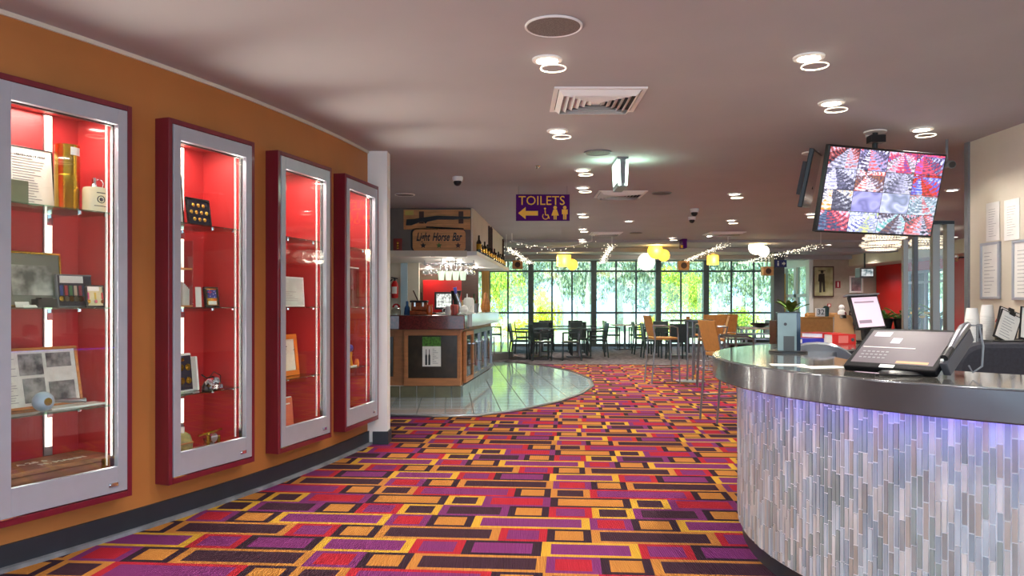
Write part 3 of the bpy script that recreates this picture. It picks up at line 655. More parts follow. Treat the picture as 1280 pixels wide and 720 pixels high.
MB().prism([(bx1+.05, BY+.36), S(.4, .10), S(LS+.35, .10), (bx2-.62, by2+.4), (-1.18, 11.76)], .99, bz+.02).build('laminate_top', m_pale, t, bevel=.008)
# front frames
mb = MB(); pw0, pw1 = P(505, 0, BY).x, P(576, 0, BY).x
mb.b2(pw0, pw1, BY-.03, BY+.03, .17, .28); mb.b2(pw0, pw1, BY-.03, BY+.03, .88, .965); mb.b2(pw0, pw0+.06, BY-.03, BY+.03, .28, .88); mb.b2(pw1-.05, pw1, BY-.03, BY+.03, .28, .88)
mb.build('panel_frame', m_panelw, t, bevel=.006)
MB().b2(pw0+.06, pw1-.05, BY-.012, BY+.02, .28, .88).build('dark_notice_panel', mat('dark_bronze_panel', (52, 42, 30), .25, var=.2), t)
MB().prism([(-2.4, BY+.12), (cpx-.12, BY-.0), (cpx-.12, BY+.03), (-2.4, BY+.15)], .3, .86).build('side_panel', MATS['dark_bronze_panel'], t)
for a, b in ((485, 499.5), (500.5, 520.5), (521.5, 542.5), (543.5, 564), (565, 576)):
    MB().b2(P(a, 0, BY).x, P(b, 0, BY).x, BY-.02 if a > 490 else BY-.005, BY+.05, .004, .168).build('skirting_tile', m_olive, t)
MB().b2(pw0-.3, pw1, BY-.0, BY+.05, .0, .172).build('tile_joint', m_white, t)
n = 9
for i in range(n):
    a, b = S(LS*i/n+.008, .0), S(LS*(i+1)/n-.008, .0); c, d = S(LS*(i+1)/n-.008, .03), S(LS*i/n+.008, .03)
    MB().prism([a, b, c, d], .012, .17).build('skirting_tile', mat('grey_green_skirting_tile', (126, 140, 138), .25, var=.1), t)
# fridge doors along the side
for i in range(4):
    a, b = .15+i*.72, .15+(i+1)*.72-.03
    mb = MB()
    for s0, s1, z0, z1 in ((a, a+.05, .2, .93), (b-.05, b, .2, .93), (a+.05, b-.05, .2, .26), (a+.05, b-.05, .87, .93)):
        mb.prism([S(s0, .01), S(s0, .05), S(s1, .05), S(s1, .01)][::-1], z0, z1)
    dr = mb.build('fridge_door', m_steel if i else m_panelw, t)
    MB().prism([S(a+.05, .02), S(a+.05, .03), S(b-.05, .03), S(b-.05, .02)][::-1], .26, .87).build('door_glass', mat('dark_fridge_pane', (28, 44, 50), .08, coat=.6), dr)
    mb = MB(); h0 = S(b-.07, .09); mb.cyl((h0[0], h0[1], .4), (h0[0], h0[1], .75), .011, 8); mb.bar((*S(b-.07, .04), .42), (*h0, .42), .012); mb.bar((*S(b-.07, .04), .73), (*h0, .73), .012); mb.build('door_handle', m_chrome, dr)
# poster
p0 = P(528, 0, BY-.02); t = thing('wine_poster', 'white poster with green top and wine bottles on the dark bar panel', 'poster', (p0.x, BY-.018, EYE-(458-HY)/F*BY))
w_, h_ = 23*BY/F, 37*BY/F
MB().b2(0, w_, 0, .004, 0, h_).build('sheet', m_paper, t); MB().b2(0, w_, -.001, .002, h_*.68, h_).build('green_banner', mat('leafy_green_print', (70, 120, 40), .7, var=.5, nscale=30), t)
for x in (.15, .32):
    x *= w_; mb = MB(); mb.pz([(x, .02), (x+.028, .02), (x+.028, h_*.36), (x+.019, h_*.43), (x+.019, h_*.58), (x+.009, h_*.58), (x+.009, h_*.43), (x, h_*.36)], -.001, .002); mb.build('bottle_print', m_black, t)
mb = MB(); [mb.b2(w_*.55, w_*(.85-.1*(i % 3)), -.001, .001, h_*(.1+.06*i), h_*(.115+.06*i)) for i in range(9)]; mb.build('print', m_faint, t)
# soffit and canopy
SY = 11.3; sx = P(588.5, 0, SY).x; sx2, sy2 = -.22, 16.2
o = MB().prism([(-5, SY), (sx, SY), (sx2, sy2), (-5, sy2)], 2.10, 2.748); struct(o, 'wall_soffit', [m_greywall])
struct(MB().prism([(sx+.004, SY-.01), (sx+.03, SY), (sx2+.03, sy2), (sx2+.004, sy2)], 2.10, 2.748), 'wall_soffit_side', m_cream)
struct(MB().prism([(-5, SY-.12), (sx+.10, SY-.12), (sx2+.16, sy2+.05), (-5, sy2)], 2.04, 2.10), 'trim_7', m_white)
o = MB().b2(-5, sx-.05, SY-.125, SY-.12, 2.02, 2.11); struct(o, 'trim_8', m_cream)
for i, (px, py) in enumerate([(541, 320), (562, 325), (576, 329), (535, 336), (595, 334.5), (555, 331)]):
    p = onz(px, py, 2.04); q = thing('canopy_downlight', 'small bright downlight under the bar canopy, ' + ['nearest and left', 'front middle', 'front right', 'back left', 'back right', 'between the front pair'][i], 'light', p, 0, 'downlights under the bar canopy')
    MB().lathe([(.05, -.012), (.065, -.008), (.065, -.001)], n=16).build('trim_ring', m_chrome, q); MB().lathe([(.001, -.006), (.05, -.006)], n=16).build('lens', m_lamp, q)
    lamp('POINT', 'canopy_lamp', (0, 0, -.08), 4, (1, .93, .82), .04, parent=q)
# rifle board
y = SY-.03; x0, x1 = P(504.5, 0, y).x, P(588, 0, y).x; zt, zb = P(0, 262, y).z, P(0, 287, y).z
t = thing('rifle_board', 'honey wood board with a mounted black rifle above the name board', 'display board', (x0, y, zb)); W = x1-x0; H = zt-zb
for k in range(2): MB().b2(0, W, 0, .025, H*k/2+.002, H*(k+1)/2-.002).build('plank', m_woodx, t)
for k in (.27, .86): MB().b2(W*k-.035, W*k+.035, -.03, 0, H*.3, H*.9).build('bracket', m_dwood, t)
mb = MB(); g = [(.04, .2), (.05, .5), (.16, .52), (.28, .58), (.5, .68), (.74, .66), (.99, .62), (.99, .54), (.74, .5), (.52, .5), (.36, .38), (.33, .28), (.3, .4), (.24, .36), (.12, .2)]
mb.pz([(a*W, b*H) for a, b in g], -.045, -.012); mb.cyl((W*.5, -.03, H*.62), (W*1.01, -.03, H*.6), .012, 8); mb.build('rifle', m_black, t)
mb = MB(); mb.cyl((W*.34, -.02, H*.12), (W*.9, -.02, H*.02), .012, 6); mb.build('bayonet_rod', m_black, t); MB().b2(W*.02, W*.15, -.004, 0, H*.72, H*.95).build('plaque', mat('yellowed_card', (200, 180, 90), .6), t)
# name board
x0, x1 = P(516, 0, y).x, P(582, 0, y).x; zt, zb = P(0, 287, y).z, P(0, 314, y).z; W = x1-x0; H = zt-zb
t = thing('name_board', 'rounded timber name board with black script Light Horse Bar', 'sign', (x0, y, zb))
def rr(W, H, r, x=0, z=0, n=5):
    o = []
    for cx_, cz_, a0 in ((W-r, r, -pi/2), (W-r, H-r, 0), (r, H-r, pi/2), (r, r, pi)):
        o += [(x+cx_+r*cos(a0+pi/2*i/n), z+cz_+r*sin(a0+pi/2*i/n)) for i in range(n+1)]
    return o
MB().pz(rr(W+.03, H+.02, .07, -.03, .0), .0, .028).build('back_edge', m_black, t); MB().pz(rr(W, H, .06), -.02, .01).build('face', m_woodx, t)
for tx, xx in (('Light', .19), ('Horse', .53), ('Bar', .83)): text(tx, .17, m_black, t, (W*xx, -.022, H*.64), FZ, shear=.35, sx=.58, bold=.004)
for i, (xx, cc) in enumerate(((.2, m_black), (.5, m_leaf), (.86, m_dwood))):
    mb = MB(); pts = []
    for k in range(10):
        a = pi/2+k*pi/5; r = .045 if k % 2 == 0 else .022; pts.append((W*xx+r*cos(a), H*.26+r*sin(a)))
    mb.pz(pts, -.026, -.02); mb.build('emblem', cc, t)
t = thing('red_plaque', 'small red plaque left of the timber name board', 'plaque', (P(491.5, 0, y).x, y, P(0, 314, y).z)); w_ = 11*y/F; h_ = 16*y/F
MB().b2(0, w_, 0, .03, 0, h_).build('board', mat('red_plaque_lacquer', (130, 34, 20), .4, var=.2), t, bevel=.005); mb = MB(); [mb.sph((w_*.5, -.0, h_*(.25+.2*i)), .018, 8, sy=.4) for i in range(3)]; mb.build('badges', m_brass, t)
# brass plates and bottles along the side of the soffit
sv = Vector((sx2-sx, sy2-SY, 0)); SL = sv.length; sv.normalize(); snn = Vector((sv.y, -sv.x, 0))
def SS(d, o): return (sx+sv.x*d+snn.x*o, SY+sv.y*d+snn.y*o)
for i in range(12):
    d = .25+i*.38; h = .78*[.34, .2, .3, .28, .24, .26, .30, .24, .3, .28, .3, .26][i]; p = SS(d, .09)
    t = thing('trophy_bottle', 'dark bottle with gold label on the soffit ledge, %s from the camera' % ORD[i], 'bottle', (*p, 2.101), 0, 'bottles on the ledge beside the bar soffit')
    MB().lathe([(.038, 0), (.04, .01), (.04, h*.6), (.016, h*.75), (.014, h), (.001, h)], n=12).build('bottle_body', mat('dark_bottle_glass', (40, 30, 14), .1, coat=.6), t, smooth=True)
    MB().lathe([(.041, h*.2), (.041, h*.5)], n=12).build('label', m_brass, t)
for i, (d, z0, z1) in enumerate(((2.1, 2.2, 2.7), (2.45, 2.2, 2.72), (4.75, 2.15, 2.7))):
    p = SS(d, .04); o = MB().box((0, 0, (z1-z0)/2), (.03, .09, z1-z0), 0).box((.02, 0, (z1-z0)/2), (.012, .05, (z1-z0)*.9)).build('sword_mount', m_dwood); tag(o, ['tall dark wooden mount nearest on the soffit side', 'second tall dark wooden mount on the soffit side', 'dark wooden mount at the far end of the soffit side'][i], 'mount', None, (*p, z0), 0)
# back bar
struct(MB().b2(-3.6, -1.62, 13.2, 13.35, 0, 2.06), 'wall_bar_left', m_cream)
struct(MB().b2(-3.6, -.9, 16.0, 16.15, 0, 2.1), 'wall_bar_back', mat('taupe_bar_wall', (150, 128, 104), .6))
struct(MB().b2(P(529, 0, 15.5).x, P(577, 0, 15.5).x, 15.5, 15.6, 0, P(0, 350, 15.5).z), 'wall_bar_red', m_redwall)
struct(MB().b2(P(577, 0, 15.5).x, P(598, 0, 15.5).x, 15.5, 15.6, 0, 2.03), 'wall_bar_wood', m_dwood)
struct(MB().b2(P(602, 0, 16.8).x, P(611.5, 0, 16.8).x, 16.8, 16.9, 0, 2.6), 'door_1', mat('yellow_pine_door', (216, 164, 74), .5, var=.1, nscale=3, stretch=(12, 1, 1)))
for px, w_, lab in ((505, 8, 'pale glass panel post beside the extinguisher'), (514, 7, 'yellow-green lit glass panel leaning by the back bar')):
    p = P(px, 0, 13.0 if px == 505 else 14.2); o = MB().b2(-w_*.007, w_*.007, 0, .05, 0, 2.03).build('glass_post', mat('pale_green_glass', (176, 200, 150) if px > 510 else (170, 196, 210), .15, coat=.5) if px < 510 else mat('lime_glass', (190, 204, 110), .15, coat=.5)); tag(o, lab, 'panel', None, (p.x, p.y, 0), 0)
# extinguisher
p = P(493.5, 373, 13.1); t = thing('fire_extinguisher', 'red fire extinguisher hung on the cream wall behind the bar', 'extinguisher', (p.x, 13.1, p.z))
MB().lathe([(.001, 0), (.055, .005), (.06, .03), (.06, .24), (.03, .3), (.001, .3)], n=16).build('cylinder', m_redwall, t, smooth=True); mb = MB(); mb.cyl((0, 0, .3), (0, 0, .34), .018, 8); mb.bar((-.06, 0, .36), (.05, 0, .34), .02); mb.build('valve', m_black, t)
mb = MB(); mb.tube([(-.04, 0, .33), (-.1, 0, .28), (-.1, 0, .15), (-.08, 0, .08)], .012, 6); mb.build('hose', m_black, t); MB().lathe([(.061, .08), (.061, .2)], n=10, a0=-2.4, a1=-.8).build('label', m_paper, t)
p = P(494.5, 388, 13.1); t = thing('fire_sign', 'red and white round topped sign under the extinguisher', 'sign', (p.x, 13.17, p.z+.0)); MB().pz([(.07*cos(a), .05+.07*sin(a)) for a in [pi*i/10 for i in range(11)]], 0, .005).build('face', m_redwall, t); MB().pz([(.03*cos(a), .06+.03*sin(a)) for a in [2*pi*i/10 for i in range(10)]], -.003, 0).build('symbol', m_paper, t)
# monitor on red wall
Y = 14.6; p = P(543, 392, Y); t = thing('till_monitor', 'black framed monitor with pale list screen before the red bar wall', 'monitor', (p.x, Y, bz)); w_, h_ = 23*Y/F, 22*Y/F
mb = MB(); mb.b2(0, w_, 0, .05, .06, .06+h_); mb.build('housing', m_black, t, bevel=.006); MB().b2(.04, w_-.03, -.004, 0, .1, .02+h_).build('screen', mat('pale_till_screen', (150, 160, 160), .3, var=.6, nscale=22, emit=.7, col2=(225, 230, 225)), t)
MB().b2(w_*.4, w_*.6, .0, .06, 0, .07).build('stand', m_black, t); MB().b2(w_*.25, w_*.75, -.06, .1, 0, .012).build('foot', m_black, t)
struct(MB().b2(-3.3, -.9, 14.3, 15.45, 0, bz-.001), 'trim_9', m_dwood)
# things on the bar: (name,label,cat,px,Y,profile,mat)
def on_bar(name, label, cat, px, Y, prof, m, z=bz, extra=None, group=None):
    p = P(px, 0, Y); t = thing(name, label, cat, (p.x, Y, z+.001), 0, group); MB().lathe(prof, n=14).build('body', m, t, smooth=True)
    if extra: extra(t)
    return t
t = thing('espresso_machine', 'copper and orange espresso machine with black top standing on the bar', 'coffee machine', (P(524, 0, 11.3).x, 11.3, bz+.001))
m_cop = mat('copper_metal', (170, 84, 46), .3, .6, var=.3, nscale=20)
MB().b2(-.13, .13, -.1, .12, 0, .06).build('drip_base', m_cop, t, bevel=.01); MB().b2(-.12, .12, 0, .12, .06, .18).build('boiler', m_cop, t, bevel=.01); MB().b2(-.13, .13, -.1, .12, .18, .21).build('top', m_black, t, bevel=.01)
[MB().cyl((x, -.07, .12), (x, -.07, .18), .022, 10).build('group_head', m_chrome, t) for x in (-.06, .06)]; mb = MB(); mb.bar((-.02, 0, .21), (-.09, .02, .36), .016); mb.bar((.04, 0, .21), (.03, .02, .33), .016); mb.build('lever', m_dwood, t)
on_bar('orange_jug', 'orange glowing glass jug just right of the espresso machine', 'jug', 537, 11.2, [(.04, 0), (.05, .06), (.04, .12), (.045, .15)], mat('orange_glass', (226, 96, 30), .2, coat=.5))
on_bar('glass_cloche', 'clear glass cloche with a cup inside at the left end of the bar', 'cloche', 495, 11.0, [(.07, 0), (.07, .06), (.05, .10), (.012, .12), (.012, .14), (.001, .145)], m_acry)
on_bar('blue_bottle_stand', 'blue and black bottle rack between the glass posts and espresso machine', 'rack', 509, 11.4, [(.05, 0), (.04, .1), (.02, .14), (.02, .2), (.001, .2)], mat('blue_bottle', (60, 100, 150), .2, coat=.5))
on_bar('red_striped_jar', 'red and white striped jar on the bar before the monitor', 'jar', 568, 11.3, [(.055, 0), (.06, .02), (.06, .13), (.045, .15), (.001, .15)], mat('red_striped_jar', (190, 90, 80), .4, var=.5, nscale=20, stretch=(1, 1, .1)))
on_bar('white_jug', 'white jug with handle left of the red striped jar', 'jug', 560, 11.2, [(.04, 0), (.05, .05), (.035, .1), (.04, .12)], m_white, extra=lambda t: MB().tube([(-.04, 0, .1), (-.08, 0, .08), (-.075, 0, .04), (-.04, 0, .03)], .007, 6).build('handle', m_white, t))
on_bar('white_teapot', 'white teapot on the pale end of the bar', 'teapot', 580, 11.8, [(.05, 0), (.07, .05), (.05, .1), (.01, .12), (.001, .13)], m_white, bz+.02, extra=lambda t: MB().tube([(.05, 0, .05), (.1, 0, .07), (.12, 0, .11)], .01, 6).build('spout', m_white, t))
on_bar('coffee_grinder', 'black coffee grinder with clear hopper right of the monitor', 'grinder', 570, 12.6, [(.06, 0), (.06, .05), (.04, .07), (.04, .2), (.07, .24), (.09, .36), (.001, .37)], m_black, bz+.02)
on_bar('white_box_urn', 'white box shaped urn behind the teapot', 'urn', 586, 12.6, [(.09, 0), (.09, .2), (.07, .24), (.001, .25)], m_white, bz+.02)
on_bar('ice_bucket', 'steel ice bucket on the far end of the bar', 'bucket', 594, 12.9, [(.05, 0), (.07, .15), (.075, .15), (.065, .14), (.001, .02)], m_steel, bz+.02)
on_bar('owl_carving', 'brown carved wooden bird figure at the far end of the bar', 'carving', 607, 13.6, [(.07, 0), (.09, .08), (.07, .2), (.035, .26), (.03, .32), (.001, .36)], m_wood, bz+.02)
# beer tap tower
t = thing('beer_tap', 'tall chrome tap tower with blue badge leaning above the bar', 'beer tap', (P(575, 0, 11.9).x, 11.9, bz+.021)); MB().tube([(0, 0, 0), (0, 0, .14), (-.06, 0, .3)], .028, 10).build('column', m_chrome, t, smooth=True); MB().tube([(-.06, 0, .28), (-.08, -.01, .40)], .022, 8, rr=[.016, .03]).build('tap_handle', mat('violet_blue_badge', (80, 90, 190), .3), t); MB().tube([(-.02, 0, .18), (-.02, -.08, .17), (-.02, -.09, .12)], .012, 6).build('spout', m_chrome, t)
# bottles on back bar, hanging glasses
bc = [(40, 70, 30), (120, 60, 20), (190, 170, 120), (60, 30, 20), (200, 200, 200), (30, 60, 90), (160, 40, 30)]
for i in range(16):
    p = P(505+i*2.2 if i < 9 else 578+(i-9)*2.9, 0, 14.5); hh = .24+.06*(i % 3); c = bc[i % 7]
    t = thing('spirit_bottle', 'spirit bottle along the dim back bar shelf, %s from the left' % ORD[i], 'bottle', (p.x, 14.5, bz), 0, 'spirit bottles on the back bar')
    MB().lathe([(.035, 0), (.037, .01), (.037, hh*.6), (.014, hh*.75), (.013, hh), (.001, hh)], n=10).build('bottle_body', mat('bottle_%d' % (i % 7), c, .12, coat=.6), t, smooth=True); MB().lathe([(.038, hh*.18), (.038, hh*.48)], n=10).build('label', m_paper if i % 2 else m_brass, t)
rk = thing('glass_rack', 'steel rack for hanging glasses under the bar canopy', 'rack', (P(560, 0, 12.2).x, 12.2, 1.98))
for j in range(4): MB().bar((-.42, j*.16, 0), (.42, j*.16, 0), .014).build('rail', m_steel, rk)
mb = MB(); [mb.bar((x, .24, 0), (x, .24, .06), .014) for x in (-.4, .4)]; mb.build('hanger', m_steel, rk)
gp_ = MB().lathe([(.035, 0), (.035, -.004), (.006, -.01), (.005, -.07), (.03, -.1), (.036, -.13), (.03, -.17)], n=12).mesh('wine_glass', glass('wine_glass_glass', (255, 255, 255), .3), True)
for i in range(10):
    for j in range(4):
        o = bpy.data.objects.new('wine_glass', gp_); COL.objects.link(o); tag(o, 'wine glass hanging upturned, %s from the left in the %s row of the rack' % (ORD[i], ORD[j]), 'wine glass', 'glasses hanging over the bar', (rk.location.x-.39+i*.086, 12.2+j*.16, 1.973))
for i in range(4):
    p = P(552+i*9, 0, 12.0); o = MB().lathe([(.04, 0), (.055, .14)], n=12).lathe([(.001, 0), (.04, 0)], n=12).build('pendant_lamp', mat('frosted_pale_green', (206, 226, 200), .4, emit=.5)); tag(o, 'frosted glass pendant above the bar, %s of four from the left' % ORD[i], 'lamp', 'frosted shades above the bar', (p.x, 11.95, 1.70), 0)
    MB().cyl((0, 0, .14), (0, 0, .345), .005, 6).build('cord', m_black, o)
# ================================================================ CEILING FIXTURES
def ceil(px, py): return onz(px, py, CEIL)
dl = [(684, 74, 'downlight nearest the round ceiling speaker at the top of the photo'), (1011, 71, 'large bright downlight at the top right of the photo'), (1039, 128, 'downlight between the top right one and the hanging television'),
 (1152, 161, 'downlight just above the top right corner of the hanging television'), (697, 163, 'downlight just beyond the nearest square air vent'), (728, 212, 'downlight just above and right of the purple toilets sign'),
 (728, 234, 'downlight level with the top edge of the toilets sign, to its right'), (727, 267, 'downlight level with the pictograms of the toilets sign, to its right'), (728, 286, 'downlight left of the third air vent'), (727, 299, 'farthest downlight of the line right of the toilets sign'),
 (918, 242, 'downlight right of the dark ceiling speaker, left of the hanging television'), (914, 275, 'orange-tinted downlight beyond the pair of dome cameras'), (840, 297, 'small far downlight between the third and fourth air vents'), (1013, 267, 'bright downlight directly left of the hanging television')]
m_ghost = mat('ghost_ring_glow', (250, 240, 215), .4, emit=.9)
for i, (px, py, lab) in enumerate(dl):
    t = thing('downlight', lab, 'light', ceil(px, py), 0, 'recessed downlights in the ceiling')
    MB().lathe([(.060, -.004), (.066, -.014), (.088, -.010), (.09, -.0005)], n=28, cap=False).build('trim_ring', m_white, t, smooth=True)
    MB().lathe([(.001, -.006), (.060, -.006)], n=24).build('lens', m_lamp, t)
    r = .075; MB(Matrix.Translation((.035, 0, -.055))).tube([(r*cos(a), r*sin(a), 0) for a in [2*pi*k/24 for k in range(24)]], .004, 6, True).build('ghost_ring', m_ghost, t, smooth=True)  # added glowing ring imitating the offset ghost image of each lamp
    MB().cyl((-.03, 0, -.055), (-.03, 0, -.006), .003, 6).build('ghost_ring_stem', m_chrome, t)
    lamp('SPOT', 'downlight_lamp', (0, 0, -.02), 120 if py > 200 else 70, (1, .93, .84), .06, parent=t, spot_size=radians(140), spot_blend=.8)
spk = [(692, 32, 'big round ceiling speaker grille at the top middle of the photo', .15), (747, 190, 'round ceiling speaker between the nearest downlights and exit light', .13), (827, 241, 'dark round ceiling speaker right of the second air vent', .13), (795, 291, 'far dark ceiling speaker right of the third air vent', .13), (506, 243, 'round ceiling speaker above the bar rifle board', .13)]
for px, py, lab, r in spk:
    t = thing('ceiling_speaker', lab, 'speaker', ceil(px, py)); MB().lathe([(r-.012, -.008), (r-.006, -.012), (r, -.008), (r, -.001)], n=36, cap=False).build('rim', m_white if px < 700 else m_grey, t, smooth=True)
    MB().lathe([(.001, -.008), (r-.012, -.008)], n=36).build('grille', mat('speaker_mesh', (118, 110, 106), .7, var=.3, nscale=150) if px != 827 else mat('dark_speaker_mesh', (70, 66, 66), .7), t)
vents = [(745, 124, .62, 'square louvred ceiling air vent nearest the camera'), (775, 242.5, .62, 'square air vent below the exit light, second from the camera'), (757, 291.5, .62, 'third air vent from the camera, left of the far speaker'), (905, 291.5, .7, 'air vent to the far right, beyond the dome cameras')]
for px, py, S_, lab in vents:
    t = thing('air_vent', lab, 'vent', ceil(px, py)); h = S_/2
    def ring(h0, h1, z0, z1, mb):
        vs = [(sx_*h0, sy_*h0, z0) for sx_, sy_ in ((-1, -1), (1, -1), (1, 1), (-1, 1))]+[(sx_*h1, sy_*h1, z1) for sx_, sy_ in ((-1, -1), (1, -1), (1, 1), (-1, 1))]
        mb.add(vs, [(0, 1, 5, 4), (1, 2, 6, 5), (2, 3, 7, 6), (3, 0, 4, 7)])
    mb = MB(); ring(h, h-.03, -.012, -.012, mb); ring(h, h, -.001, -.012, mb); ring(h-.03, h-.03, -.012, -.001, mb); mb.build('frame', m_white, t)
    MB().b2(-h+.02, h-.02, -h+.02, h-.02, -.0025, -.001).build('dark_opening', mat('vent_shadow_metal', (60, 58, 58), .7), t)
    for k in range(6):
        a = h-.035-k*.042; m2 = MB(); ring(a, a-.032, -.012-.002*k, -.045+.002*k, m2)
        o = m2.build('slat', m_white, t); sm = o.modifiers.new('s', 'SOLIDIFY'); sm.thickness = .002
    MB().b2(-.03, .03, -.03, .03, -.03, -.004).build('centre_plate', m_white, t)
# exit box hung end-on
t = thing('exit_light', 'two-sided glowing exit light box hung end-on in the aisle', 'exit light', ceil(775, 200.5)); 
MB().b2(-.055, .055, -.2, .2, -.02, -.001).build('mount', m_grey, t); MB().b2(-.045, .045, -.19, .19, -.29, -.02).build('housing', m_grey, t, bevel=.004)
for s in (-1, 1):
    o = MB(Matrix.Translation((s*.045, 0, 0)) @ Matrix.Rotation(s*.05, 4, 'Y')).b2(-.012, .012, -.205, .18, -.28, -.03).build('lit_face', mat('exit_green_glow', (225, 255, 235), .4, emit=3.5), t)
mb = MB(); mb.b2(-.022, .022, -.205, -.19, -.26, -.05); mb.build('end_cap', m_grey, t)
for s in (-1, 1): lamp('POINT', 'exit_glow', (s*.2, 0, -.1), 1.2, (.5, 1, .7), .1, parent=t)
# dome cameras, detector, sprinkler
def dome(px, py, Y, lab, r=.055, white=True):
    p = ceil(px, py); t = thing('dome_camera', lab, 'camera', p); k = r
    MB().lathe([(k*1.1, -.001), (k*1.1, -k*.5), (k, -k*.9), (.001, -k*.95)], n=20).build('base', m_white, t, smooth=True); MB().sph((0, 0, -k*1.1), k*.82, 16).build('dome', m_black, t, smooth=True)
dome(572, 221, 0, 'white dome camera on the ceiling above the bar, left of the toilets sign'); dome(868, 261, 0, 'larger of the two dome cameras left of the hanging television', .06); dome(865, 271, 0, 'smaller farther dome camera just below its larger neighbour', .055); dome(1087, 168, 0, 'small dome fitting on the ceiling above the hanging television', .03)
t = thing('sprinkler', 'small ceiling sprinkler above the toilets sign', 'sprinkler', ceil(672, 207)); MB().lathe([(.03, -.001), (.03, -.006), (.01, -.02), (.022, -.03), (.001, -.031)], n=12).build('head', m_chrome, t)
# TOILETS sign
Y = 9.2; x0, x1 = P(645, 0, Y).x, P(712, 0, Y).x; z1, z0 = P(0, 243, Y).z, P(0, 276, Y).z; W = x1-x0; H = z1-z0
t = thing('toilets_sign', 'hanging purple sign reading TOILETS with arrow and figures in yellow', 'sign', (x0, Y, z0)); m_pur = mat('sign_purple', (80, 24, 100), .8, spec=.1); m_gold = mat('sign_yellow', (240, 176, 40), .5)
MB().b2(0, W, 0, .012, 0, H).build('board', m_pur, t)
text('TOILETS', .155, m_gold, t, (W*.48, -.001, H*.75), FZ, sx=.98)
mb = MB(); mb.pz([(a*W, b*H) for a, b in ((.04, .29), (.18, .52), (.18, .37), (.41, .37), (.41, .2), (.18, .2), (.18, .06))], -.003, 0); mb.build('arrow', m_gold, t)
def person(x, woman):
    mb = MB(); c = W*x; h = H*.5; z = H*.05
    mb.pz([(c+.022*cos(a), z+h*.9+.022*sin(a)) for a in [2*pi*i/12 for i in range(12)]], -.003, 0)
    if woman: mb.pz([(c-.02, z+h*.76), (c+.02, z+h*.76), (c+.045, z+h*.3), (c-.045, z+h*.3)], -.003, 0); mb.b2(c-.018, c-.004, -.003, 0, z, z+h*.3); mb.b2(c+.004, c+.018, -.003, 0, z, z+h*.3)
    else: mb.b2(c-.035, c+.035, -.003, 0, z+h*.4, z+h*.76); mb.b2(c-.02, c-.003, -.003, 0, z, z+h*.4); mb.b2(c+.003, c+.02, -.003, 0, z, z+h*.4)
    mb.build('figure', m_gold, t)
person(.73, True); person(.91, False)
mb = MB(); c = W*.55; mb.tube([(c+.035*cos(a), -.003, H*.17+.035*sin(a)) for a in [pi*.75+i*1.5*pi/12 for i in range(13)]], .005, 5); mb.bar((c-.005, -.003, H*.4), (c, -.003, H*.22), .012); mb.bar((c, -.003, H*.22), (c+.03, -.003, H*.22), .012); mb.bar((c+.03, -.003, H*.22), (c+.045, -.003, H*.08), .012); mb.sph((c-.006, -.003, H*.46), .013, 8, sy=.3); mb.build('wheelchair_figure', m_gold, t)
mb = MB(); [mb.cyl((x, .006, H), (x, .006, CEIL-z0), .003, 6) for x in (.03, W-.03)]; mb.build('hanging_wire', m_steel, t)
Y = 16.5; p = P(856, 310, Y); t = thing('small_hanging_sign', 'small purple hanging sign far down the room, edge-on', 'sign', (p.x, Y, p.z)); MB().b2(-.05, .05, 0, .3, 0, .22).build('board', m_pur, t); MB().b2(-.09, -.04, -.01, .0, 0, .06).build('badge', m_gold, t); MB().cyl((0, .1, .22), (0, .1, CEIL-p.z), .008, 6).build('rod', m_steel, t)
# round pendants with yellow shades
def pend(px, py, Y, r, lab, m, n=1, drum=False):
    p = P(px, py, Y); t = thing('pendant_lamp', lab, 'lamp', (p.x, Y, CEIL-.001)); dz = p.z-CEIL
    MB().cyl((0, 0, dz+r*.9), (0, 0, 0), .008, 6).build('cord', m_black, t); MB().lathe([(.05, -.02), (.05, 0)], n=12).build('ceiling_rose', m_white, t)
    if drum: MB().lathe([(r, -r*.8), (r*.96, r*.8)], (0, 0, dz), 20).build('shade', m, t, smooth=True)
    else: MB().sph((0, 0, dz), r, 18).build('shade', m, t, smooth=True)
    if n > 1: MB().sph((r*1.2, .1, dz-r*.5), r*.78, 16).build('second_shade', m, t, smooth=True); MB().cyl((r*1.2, .1, dz+r*.2), (r*.3, .05, -.01), .006, 6).build('second_cord', m_black, t)
    lamp('POINT', 'pendant_bulb', (0, -r*1.5, dz), 10, (1, .75, .35), .1, parent=t)
pend(705, 326, 20, .19, 'yellow shaded pendant lamp above the joined dark tables', m_yellamp, 2, True); pend(819, 314, 18.5, .19, 'round yellow pendant lamp pair in the middle of the far room', m_yellamp, 2)
pend(808, 327, 21, .24, 'large white globe pendant left below the round yellow pair', m_lampsoft); pend(945, 309, 17.5, .17, 'pale yellow pendant pair at the right end of the far room', m_lampsoft, 2); pend(891, 325, 21, .16, 'yellow drum shaded pendant by the fourth wide window post', m_yellamp, 1, True)
